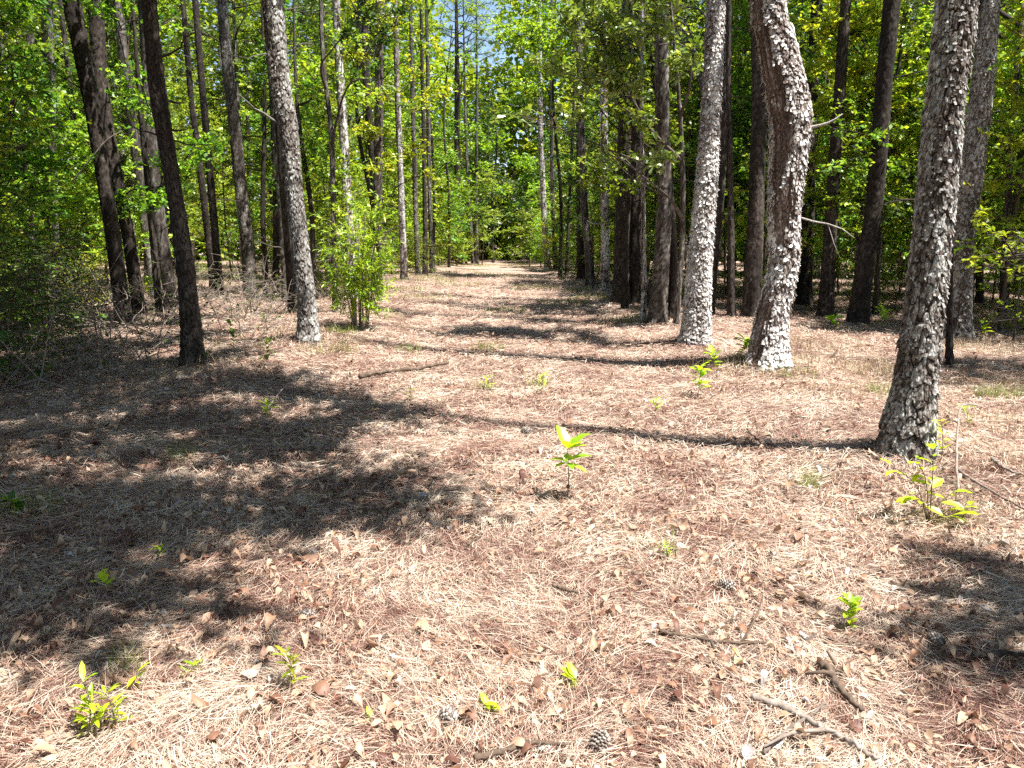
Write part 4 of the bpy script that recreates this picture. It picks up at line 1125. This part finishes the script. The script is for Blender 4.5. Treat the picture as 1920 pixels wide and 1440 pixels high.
arch_tree('thin tree by the twin thin trunks with loose leaves crossing the sky gap', 874, 496, (830, 965, -10, 230), 12, .55, M_LEAF, 215, 12, leaf=.13, dens=12)
arch_tree('bright leafy tree behind the leaning sunlit pine', 585, 560, (540, 690, 60, 420), 20, .7, M_LEAFY, 206, 7)
arch_tree('leafy tree between the slim scarred pine and the leaning sunlit pine', 500, 560, (480, 600, -10, 400), 18, .7, M_LEAF, 207, 7)
arch_tree('dark leafy tree between the wide black trunk and the dark shaded pine', 300, 590, (160, 400, -20, 400), 20, .6, M_LEAF, 208, 6)
arch_tree('leafy tree at the far left in front of the wide black trunk', 30, 600, (-60, 130, -20, 420), 12, .6, M_LEAF, 209, 6)
# leafy shrub by the sunlit leaning pine
def leafy_shrub():
    b = gp(676, 618); r = np.random.default_rng(91)
    t = thing('leafy_shrub', 'multi-stemmed green shrub beside the leaning sunlit pine', 'shrub', b)
    bag = Bag(); P = []; D = []; Nn = []
    for k in range(13):
        a = r.random() * 6.28; lean = r.uniform(.05, .38)
        h = r.uniform(1.1, 2.2)
        p = smooth_path(np.array([[math.cos(a) * .1, math.sin(a) * .08, -.05], [math.cos(a) * (.1 + lean * .3), math.sin(a) * (.1 + lean * .3), h * .4], [math.cos(a) * (.1 + lean * h * .7), math.sin(a) * (.1 + lean * h * .7), h]]), 10)
        bag.tube(p, np.linspace(.016, .004, 10), 5)
        for j in range(22):
            s = r.uniform(2.8, 9); q = np.array([np.interp(s, range(10), p[:, c]) for c in range(3)])
            d = np.array([math.cos(a) * .4, math.sin(a) * .4, .35]) + r.normal(0, .6, 3); d /= np.linalg.norm(d)
            L_ = r.uniform(.15, .42); tw = np.array([q, q + d * L_ * .5, q + d * L_ + (0, 0, .03)])
            bag.tube(tw, [.004, .003, .002], 3, cap=False)
            for m in range(14):
                u = r.uniform(.25, 1.05)
                P.append(q + d * L_ * u); D.append(d * .6 + r.normal(0, .6, 3)); Nn.append(np.array([0, 0, 1]) + r.normal(0, .5, 3))
    n = len(P)
    link('stem', bag.mesh('stem', [M_TWIG], attrs={'tone': np.full(bag.n, .4)}), t)
    link('foliage', leaf_mesh('foliage', np.array(P), np.array(D), np.array(Nn), r.uniform(.6, 1.2, n) * .10, 'lance', [M_LEAFY]), t)
leafy_shrub()

# ---------------------------------------------------------------- woods beyond
def far_woods():
    r = np.random.default_rng(95)
    n = 8000
    ang = r.uniform(-.72, .72, n); d = r.uniform(52, 62, n)
    X = np.sin(ang) * d; Y = np.cos(ang) * d
    Z = r.uniform(0, 1, n) ** 1.2 * 21
    el = (Z - CAM_H) / d
    hole = (np.abs(ang + .05) < .045) & (el > .205)
    keep = ~hole
    X, Y, Z = X[keep], Y[keep], Z[keep]; n = len(X)
    per = 26
    c = np.repeat(np.stack([X, Y, Z + ground(X, Y)], -1), per, 0)
    p = c + r.normal(0, 1, (len(c), 3)) * np.array([.9, .9, .5])
    p[:, 2] = np.maximum(p[:, 2], .1)
    N_ = len(p)
    me = leaf_mesh('far_woods', p, r.normal(0, 1, (N_, 3)) * np.array([1, 1, .5]), np.array([0, 0, 1.]) + r.normal(0, .5, (N_, 3)), r.uniform(.3, .6, N_), 'diamond', [M_LEAFY])
    tag(link('far_woods', me), 'hazy green mass of the woods beyond the end of the track', 'woods', kind='stuff')
far_woods()

def undergrowth():
    """tangle of bare grey twigs and low leaves under the left-hand trees"""
    r = np.random.default_rng(97); bag = Bag(); P = []; D = []
    for k in range(520):
        for _ in range(20):
            x = r.uniform(-13, -3.5); y = r.uniform(7.5, 20)
            if abs(x) < .75 * y + 1 and x < lane_x(y) - 3.6 - (0.6 if y < 11 else 0) and not hides_near(x, y, .15, False): break
        else: continue
        z = float(ground(x, y)); d = np.array([r.normal(0, .6), r.normal(0, .6), r.uniform(.2, 1)]); d /= np.linalg.norm(d)
        L_ = r.uniform(.5, 2.0); p = [np.array([x, y, z - .02])]
        for s in range(6):
            d = d + r.normal(0, .22, 3) + np.array([0, 0, -.05]); d /= np.linalg.norm(d); p.append(p[-1] + d * L_ / 6)
        p = np.array(p); p[:, 2] = np.maximum(p[:, 2], z + .01)
        bag.tube(p, np.linspace(.009, .003, 7), 4, cap=False)
        for j in range(3):
            q = p[r.integers(2, 6)]; d2 = r.normal(0, 1, 3); d2[2] = abs(d2[2]) * .5; d2 /= np.linalg.norm(d2); l2 = r.uniform(.2, .6)
            bag.tube([q, q + d2 * l2 * .5 + r.normal(0, .03, 3), q + d2 * l2], [.004, .003, .0015], 3, cap=False)
            for m in range(int(r.integers(0, 4))):
                P.append(q + d2 * l2 * r.uniform(.4, 1.1)); D.append(d2 + r.normal(0, .8, 3))
    bag_me = bag.mesh('brush_twigs', [M_TWIG], attrs={'tone': np.full(bag.n, .45)})
    o = link('undergrowth', bag_me)
    n = len(P)
    v, q = leaves_mesh_data(np.array(P), np.array(D), np.array([0, 0, 1.]) + r.normal(0, .5, (n, 3)), r.uniform(.04, .08, n), 'diamond')
    f = link('foliage', mesh_np('foliage', v, q, mats=[M_LEAFD]), o); f['kind'] = 'stuff'
    tag(o, 'tangled dark brush of twigs and small leaves under the left-hand trees', 'undergrowth', kind='stuff')
undergrowth()

# ---------------------------------------------------------------- seedlings
def seedling(label, px, py, hpx, leaves, name='seedling', cat='seedling', mat=None, stem=M_TWIG, group=None, seed=0, kind='oval', stem_r=.0035, lean=(0, 0)):
    """leaves: (height share, azimuth deg, rise, length m)"""
    b = gp(px, py); d = b[1] * cp - (b[2] - CAM_H) * sp
    h = hpx / F_PX * d * 1.03
    t = thing(name, label, cat, b, group)
    bag = Bag()
    p = smooth_path(np.array([[0, 0, -.02], [.008 + lean[0] * .4, 0, h * .45], [lean[0], lean[1], h * .9]]), 9)
    bag.tube(p, np.linspace(stem_r, stem_r * .5, 9), 5)
    link('stem', bag.mesh('stem', [stem], attrs={'tone': np.full(bag.n, .4)}), t)
    P = []; D = []; Nn = []; Sz = []
    for (s, az, rise, ln) in leaves:
        q = np.array([np.interp(min(s / .9, 1) * 8, range(9), p[:, c]) for c in range(3)])
        a = math.radians(az); dd = np.array([math.cos(a), math.sin(a), rise])
        nn = np.array([-math.cos(a) * rise, -math.sin(a) * rise, 1.0])
        P.append(q); D.append(dd); Nn.append(nn); Sz.append(ln)
    link('leaf_cluster', leaf_mesh('leaf_cluster', np.array(P), np.array(D), np.array(Nn), np.array(Sz), kind, [mat or M_SEED]), t)
    return t, p, h

t, p, h = seedling('upright seedling with long bright leaves alone in the middle of the track', 1063, 942, 112,
   [(.98, 120, 1.2, .165), (.98, 20, .7, .165), (.98, 250, .9, .12), (.96, 320, .7, .12), (.93, 60, .5, .12), (.9, 10, .25, .11), (.84, 250, -.8, .07), (.7, 20, .2, .15), (.68, 160, .15, .11), (.66, 200, -.1, .09), (.64, 340, -.25, .12), (.66, 280, .0, .10), (.7, 90, .1, .11), (.62, 60, -.3, .08)], stem_r=.004)
bag = Bag(); bag.tube(np.array([[0, 0, -.012], [0, 0, 0], [0, 0, .012]]), [.006, .012, .004], 8)
g_ = link('stem_gall', bag.mesh('stem_gall', [M_TWIGD], attrs={'tone': np.full(bag.n, .3)}), t, (.006, 0, h * .27))

def auto_leaves(n, ln, r, lo=.3, rise=(.1, .9)):
    return [(lo + (1 - lo) * (i + r.random() * .5) / n, r.uniform(0, 360), r.uniform(*rise), ln * r.uniform(.65, 1.2)) for i in range(n)]
rs = np.random.default_rng(44)
PL = [
 ('tall thin weed with narrow leaves at the lower left corner', 182, 1385, 125, 12, .065, 'lance'),
 ('bushy weed with narrow bright leaves, left one of the lower left pair', 158, 1385, 70, 18, .055, 'lance'),
 ('bushy weed with narrow bright leaves, right one of the lower left pair', 214, 1372, 84, 20, .05, 'lance'),
 ('small two-leaved sprout behind the lower left weeds', 246, 1290, 36, 4, .07, 'lance'),
 ('low sprout with a star of leaves at the edge of the left shadow', 350, 1268, 26, 7, .055, 'lance'),
 ('upright yellow green weed left of centre in the foreground', 552, 1296, 80, 20, .05, 'lance'),
 ('tiny sprout in the shadow patch above the lower left weeds', 196, 1108, 26, 6, .06, 'oval'),
 ('low pair of leaves in the middle of the big left shadow', 292, 1048, 26, 7, .06, 'lance'),
 ('small bright cluster of leaves near the pale leaning stick', 500, 782, 28, 14, .10, 'lance'),
 ('little green sprout beneath the right-hand shadow band', 1250, 1048, 30, 10, .05, 'lance'),
 ('leafy sprout standing in the right-hand shadow near the forked twig', 1580, 1186, 66, 20, .055, 'oval'),
 ('three-leaved sprout in the foreground right of centre', 1080, 1294, 26, 5, .06, 'oval'),
 ('small bright sprout above the left pine cone', 920, 1340, 24, 6, .05, 'oval'),
 ('tiny yellow sprout at the bottom edge left of centre', 692, 1358, 16, 5, .035, 'oval'),
 ('tiny sprout beside the forked twig', 1398, 1250, 24, 4, .04, 'lance'),
 ('leafy shoot with bright leaves in front of the bent pine', 1308, 745, 62, 22, .11, 'oval'),
 ('yellow green shoot close to the foot of the bent pine', 1338, 692, 34, 14, .13, 'oval'),
 ('spray of pale green leaves left of the foot of the bent pine', 1392, 668, 32, 16, .15, 'oval'),
 ('yellow weed against the right foot of the broad plated pine', 1765, 862, 80, 14, .075, 'lance'),
 ('shoot with one upright leaf right of the broad plated pine', 1812, 800, 40, 7, .09, 'lance'),
 ('low green plant in the shade right of the bent pine', 1560, 615, 24, 16, .18, 'oval'),
 ('broad-leaved plant in the shade left of the broad plated pine', 1655, 610, 34, 14, .18, 'oval'),
 ('broad-leaved plant in sun right of the lichen covered pine', 1842, 632, 26, 12, .17, 'oval'),
 ('dark seedling in the shade right of the dark shaded pine', 440, 668, 70, 20, .11, 'oval'),
 ('second dark seedling in the shade nearer the leaning sunlit pine', 500, 690, 56, 18, .10, 'oval'),
 ('small sprout in the shade at the left border', 86, 715, 50, 14, .10, 'oval'),
 ('low leafy plant at the left border in the shadow', 36, 968, 34, 18, .07, 'oval'),
 ('grassy sprout in the middle of the track', 1018, 735, 36, 10, .09, 'lance'),
 ('faint green sprout left of the track middle', 912, 735, 30, 9, .08, 'lance'),
 ('little weed on the track left of the long fallen limb end', 1226, 776, 26, 8, .08, 'lance'),
 ('small weed left of the trunk shadow in the track', 772, 755, 26, 8, .07, 'lance'),
]
for i, (lab, px, py, hp, n, ln, kind) in enumerate(PL):
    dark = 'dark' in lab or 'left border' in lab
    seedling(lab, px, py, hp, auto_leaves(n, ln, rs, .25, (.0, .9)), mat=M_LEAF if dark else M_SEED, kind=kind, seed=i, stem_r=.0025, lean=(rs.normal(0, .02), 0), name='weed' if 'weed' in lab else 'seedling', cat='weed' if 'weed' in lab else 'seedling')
# plant with several arching stems right of the seedling
def arching_plant():
    b = gp(1742, 985); t = thing('arching_plant', 'spreading plant with yellow and dark green leaves below the broad plated pine', 'plant', b)
    r = np.random.default_rng(8); bag = Bag(); P = []; D = []; Nn = []; Sz = []
    for a, lx, h in ((2.7, .20, .30), (2.2, .10, .34), (.4, .16, .16), (1.2, .08, .22), (3.4, .12, .18), (.1, .22, .10), (2.0, .02, .40), (5.6, .1, .08)):
        p = smooth_path(np.array([[0, 0, -.02], [math.cos(a) * lx * .35, math.sin(a) * lx * .35, h * .65], [math.cos(a) * lx, math.sin(a) * lx, h]]), 8)
        bag.tube(p, np.linspace(.0035, .0015, 8), 4)
        for k in range(4):
            q = p[min(7, 4 + k % 4)]; aa = a + r.normal(0, 1.0)
            P.append(q); D.append([math.cos(aa), math.sin(aa), r.uniform(-.2, .5)]); Nn.append(np.array([0, 0, 1.]) + r.normal(0, .3, 3)); Sz.append(r.uniform(.06, .13))
    link('stem', bag.mesh('stem', [M_TWIGD], attrs={'tone': np.full(bag.n, .4)}), t)
    link('foliage', leaf_mesh('foliage', np.array(P), np.array(D), np.array(Nn), np.array(Sz), 'oval', [M_SEED]), t)
arching_plant()

# ---------------------------------------------------------------- sticks and cones
def stick(label, pts, rad, mat=M_TWIG, forks=(), name='fallen_stick', cat='stick', seed=0, lift=.030):
    """pts: picture positions (x, y[, height]) along the stick; rad in metres"""
    r = np.random.default_rng(seed + 900)
    W = []
    for q in pts:
        g = gp(q[0], q[1] + (0 if len(q) < 3 else 0)); g[2] += lift + rad * .6 + (q[2] if len(q) > 2 else 0); W.append(g)
    W = np.array(W); base = W[0].copy()
    n = max(10, len(W) * 7)
    p = smooth_path(W, n) - base
    p[1:-1] += r.normal(0, rad * .22, (n - 2, 3))
    bag = Bag()
    rr = np.linspace(1, .55, n) * rad * (1 + .12 * np.sin(np.arange(n) * 1.7) + r.normal(0, .05, n))
    bag.tube(p, rr, 8)
    for f in forks:
        i = int(f[0] * (n - 1)); q0 = p[i]
        tip = gp(f[1], f[2]); tip[2] += lift + (f[3] if len(f) > 3 else .02); tip -= base
        fp = smooth_path(np.array([q0, (q0 + tip) / 2 + r.normal(0, .015, 3), tip]), 7)
        bag.tube(fp, np.linspace(rad * .6, rad * .25, 7), 6)
    tone = np.clip(.45 + r.normal(0, .12, bag.n), 0, 1)
    o = link(name, bag.mesh(name, [mat], attrs={'tone': tone}), None, base)
    return tag(o, label, cat)
stick('dark fallen limb lying across the left half of the track', [(675, 714), (720, 704), (770, 700), (815, 692), (842, 687)], .028, M_TWIGD, seed=1, name='fallen_limb', cat='limb')
stick('pale stick propped on the ground beside the bright leaf cluster', [(498, 778), (520, 760, .05), (545, 742, .12)], .010, seed=2)
stick('thick mossy broken limb in the lower right corner', [(1540, 1262), (1560, 1290), (1582, 1322), (1612, 1350)], .016, M_TWIGD, forks=[(.3, 1508, 1284, .01), (.15, 1548, 1250, .03)], seed=3, name='fallen_limb', cat='limb')
stick('long grey dead branch slanting to the bottom right edge', [(1408, 1324), (1480, 1350), (1540, 1385), (1590, 1410), (1640, 1446)], .012, forks=[(.55, 1430, 1430, .02)], seed=4, name='dead_branch', cat='branch')
stick('pale curved twig crossing the long grey dead branch', [(1430, 1432), (1470, 1392), (1510, 1365), (1545, 1348, .02)], .007, seed=5)
stick('forked brown twig lying in the right-hand shadow', [(1235, 1200), (1300, 1212), (1360, 1220), (1450, 1222)], .009, M_TWIGD, forks=[(.42, 1392, 1172, .03), (.8, 1428, 1160, .07), (.55, 1318, 1262, .0)], seed=6)
stick('dark stick at the right border above the mossy broken limb', [(1820, 1246), (1870, 1243), (1925, 1247)], .013, M_BARKD, seed=7)
stick('white bare stick in the left shadow', [(60, 1080), (110, 1068), (160, 1058), (205, 1040)], .007, M_TWIG, seed=8)
stick('brown stick poking in at the bottom edge', [(890, 1442), (945, 1428), (1000, 1412), (1060, 1418)], .010, M_TWIGD, seed=9)
stick('short thick twig in the foreground right of centre', [(1037, 1113), (1060, 1119), (1083, 1126)], .011, M_TWIGD, seed=10)
stick('grey branch running right from the foot of the arching plant', [(1790, 888), (1830, 915), (1880, 945), (1925, 970)], .008, seed=11)
stick('bent grey twig standing up right of the broad plated pine', [(1796, 930), (1790, 905, .08), (1788, 880, .2), (1792, 862, .3), (1822, 858, .3)], .008, seed=12)
stick('thin twig near the right border beyond the bent grey twig', [(1860, 870), (1885, 890), (1925, 905)], .012, seed=13)
stick('short stick beside the small red leaf in the track', [(876, 1034), (888, 1026), (902, 1018)], .008, M_TWIGD, seed=14)
stick('slanting dead branch leaning by the speckled pale trunk', [(1104, 560), (1120, 540, .35), (1140, 515, .9), (1150, 500, 1.3)], .020, M_BARKD, seed=15, name='dead_branch', cat='branch')
stick('curved twig arching beside the pale shaggy pine', [(1335, 632), (1310, 610, .3), (1280, 590, .6), (1246, 560, 1.0)], .012, M_TWIG, seed=16)
stick('thin twigs fallen between the seedling and the plated pine', [(1540, 905), (1565, 885), (1590, 855, .02)], .009, forks=[(.4, 1520, 880, .02), (.6, 1600, 900, .02)], seed=17)
stick('fallen twig in the sun left of the plated pine', [(1400, 812), (1418, 832), (1432, 845)], .007, M_TWIGD, seed=18)
stick('pale hooked twig in the shade at the far left', [(128, 684), (150, 672, .05), (150, 655, .15), (142, 640, .25)], .010, seed=19)
stick('long thin twig slanting up from straw left of the leaning sunlit pine', [(470, 612), (478, 595, .15), (492, 575, .3), (510, 562, .45)], .009, seed=20)
stick('pale grey branch caught in the left-hand trees above the brush', [(165, 640, 2.3), (200, 640, 2.6), (235, 640, 2.9), (262, 640, 3.05)], .012, forks=[], seed=21, name='dead_branch', cat='branch')
stick('mossy fallen log at the far end of the track', [(1006, 488, .35), (1016, 489, .3), (1026, 490, .2)], .28, M_BARKD, seed=22, name='fallen_log', cat='log')

def pine_cone(label, px, py, ang, L_=.085, seed=0):
    b = gp(px, py); r = np.random.default_rng(seed)
    bag = Bag(); prof = lambda s: .36 * math.sin(PI * (s * .86 + .10)) ** .8
    pts = np.array([[0, s * L_, 0] for s in np.linspace(0, 1, 7)])
    bag.tube(pts, [L_ * prof(s) * .6 for s in np.linspace(0, 1, 7)], 8)
    n = 84
    for k in range(n):
        s = (k + .5) / n; a = k * 2.39996
        rr = L_ * prof(s) * .6; c = np.array([math.cos(a) * rr, s * L_, math.sin(a) * rr])
        out = np.array([math.cos(a), .45, math.sin(a)]); out /= np.linalg.norm(out)
        tg = np.array([-math.sin(a), 0, math.cos(a)]); ln = L_ * .20 * (1 - .4 * abs(s - .4)); w = L_ * .10
        up = np.cross(tg, out) * L_ * .03
        v = [c - tg * w * .5, c + tg * w * .5, c + out * ln * .7 + tg * w * .75, c + out * ln + up, c + out * ln * .7 - tg * w * .75]
        tip = c + out * ln
        v = np.array([v[0], v[1], v[2], tip + tg * w * .25 + up, tip - tg * w * .25 + up, v[4]])
        bag.add(np.vstack([v, v - up * 2.2]), [[0, 1, 2, 5], [5, 2, 3, 4], [11, 8, 7, 6], [10, 9, 8, 11], [2, 8, 9, 3], [3, 9, 10, 4], [4, 10, 11, 5], [1, 7, 8, 2], [5, 11, 6, 0]])
    o = link('pine_cone', bag.mesh('pine_cone', [M_CONE], smooth=False), None, (b[0], b[1], b[2] + .03))
    o.rotation_euler = (r.uniform(-.25, .1), 0, ang)
    return tag(o, label, 'pine cone', 'pine cones lying in the straw')
pine_cone('grey pine cone at the bottom edge right of centre', 1128, 1392, 2.9, .078, 1)
pine_cone('pale pine cone at the bottom edge left of centre', 848, 1368, .35, .074, 2)
pine_cone('grey pine cone left of the middle beside a tan leaf', 590, 1165, 1.3, .06, 3)
pine_cone('grey pine cone left of the seedling on the track', 996, 815, 1.5, .08, 4)
pine_cone('pine cone lying above the forked brown twig', 1378, 1112, 1.2, .07, 5)
pine_cone('dark pine cone in the shadow at the lower right', 1766, 1220, .2, .065, 6)

# ---------------------------------------------------------------- labels for the trees of the wood
REFS = [(110, 'the leaning thin trunk'), (215, 'the wide black trunk'), (335, 'the dark shaded pine'), (460, 'the slim scarred pine'), (560, 'the leaning sunlit pine'), (655, 'the leafy shrub'), (755, 'the mottled pale trunk'),
        (860, 'the straight dark trunk'), (930, 'the track end'), (1025, 'the grey leaning trunk'), (1135, 'the speckled pale trunk'), (1180, 'the black pair of trunks'), (1240, 'the dark speckled trunk'), (1315, 'the pale shaggy pine'),
        (1460, 'the bent pine'), (1555, 'the dark tall trunk'), (1630, 'the dark leaning trunk'), (1745, 'the broad plated pine'), (1820, 'the lichen covered pine'), (1890, 'the slim border trunk')]
ORD = ['nearest', 'second nearest', 'third nearest', 'fourth nearest', 'fifth nearest', 'sixth nearest', 'seventh nearest', 'eighth nearest', 'ninth nearest', 'tenth nearest', 'eleventh nearest', 'twelfth nearest', 'thirteenth nearest', 'fourteenth nearest']
def zone(x, y):
    px, _ = proj((x, y, 1.2))
    if px < REFS[0][0]: return 'left of ' + REFS[0][1]
    if px > REFS[-1][0]: return 'right of ' + REFS[-1][1]
    for (a, na), (b_, nb) in zip(REFS, REFS[1:]):
        if a <= px <= b_:
            return 'behind ' + (na if px - a < b_ - px else nb) + (', right side' if px - a < b_ - px else ', left side')
    return ''
def assign(items, kindword, group):
    zs = {}
    for it in items:
        zs.setdefault(zone(it[1], it[2]), []).append(it)
    for z_, lst in zs.items():
        lst.sort(key=lambda it: it[2])
        for i, it in enumerate(lst):
            it[0]['label'] = (ORD[min(i, 13)] + ' ' if len(lst) > 1 else '') + kindword + ' ' + z_
            it[0]['group'] = group
assign([p for p in PINES if p[2] >= 9], 'woodland pine', 'pines of the wood on both sides')
off = [p for p in PINES if p[2] < 9]
for p in off:
    p[0]['label'] = 'tall pine out beside the viewpoint on the ' + ('left' if p[1] < 0 else 'right'); p[0]['group'] = 'pines beside the viewpoint'
assign([u for u in UNDER if u[5] is None and u[4] in (1, 3, 7)], 'yellow green young tree', 'young broadleaf trees under the pines')
assign([u for u in UNDER if u[5] is None and u[4] in (0, 2, 4)], 'mid green young tree', 'young broadleaf trees under the pines')
assign([u for u in UNDER if u[5] is None and u[4] in (5, 6)], 'dark green young tree', 'young broadleaf trees under the pines')
assign([u for u in UNDER if u[5] is CANOPY], 'tall broadleaf tree', 'tall broadleaf trees, many unseen, added to shade the wood')
assign([u for u in UNDER if u[5] is BUSH], 'low woodland shrub', 'shrubs along the edge of the wood')

# ---------------------------------------------------------------- light, sky, camera
w = bpy.data.worlds.new('World'); scene.world = w; w.use_nodes = True
nt = w.node_tree
bg = nt.nodes['Background']
sky = nt.nodes.new('ShaderNodeTexSky'); sky.sky_type = 'NISHITA'; sky.sun_disc = False
sky.dust_density = .5; sky.sun_elevation = SUN_EL; sky.sun_rotation = math.atan2(SUN_AZ[0], SUN_AZ[1])
nt.links.new(sky.outputs[0], bg.inputs[0]); bg.inputs[1].default_value = 0.07
sd = bpy.data.lights.new('sun', 'SUN'); sd.energy = 5.0; sd.angle = math.radians(.5); sd.color = (1, .97, .92)
so = bpy.data.objects.new('sun', sd); COL.objects.link(so); so.location = (10, -6, 40)
so.rotation_euler = Vector(S).to_track_quat('Z', 'Y').to_euler()

cd = bpy.data.cameras.new('camera'); cd.sensor_width = 36; cd.lens = 36 * F_PX / 1920; cd.clip_end = 400; cd.clip_start = .05
co = bpy.data.objects.new('camera', cd); COL.objects.link(co)
co.location = (0, 0, CAM_H); co.rotation_euler = (PI / 2 - PITCH, 0, 0)
scene.camera = co

vs = scene.view_settings
vs.view_transform = 'Standard'; vs.look = 'None'; vs.gamma = 1; vs.use_curve_mapping = False; vs.exposure = 1.75
cy = scene.cycles
cy.max_bounces = 6; cy.diffuse_bounces = 5; cy.glossy_bounces = 2; cy.transmission_bounces = 3; cy.transparent_max_bounces = 4
cy.use_denoising = False
cy.use_adaptive_sampling = True; cy.adaptive_threshold = .02
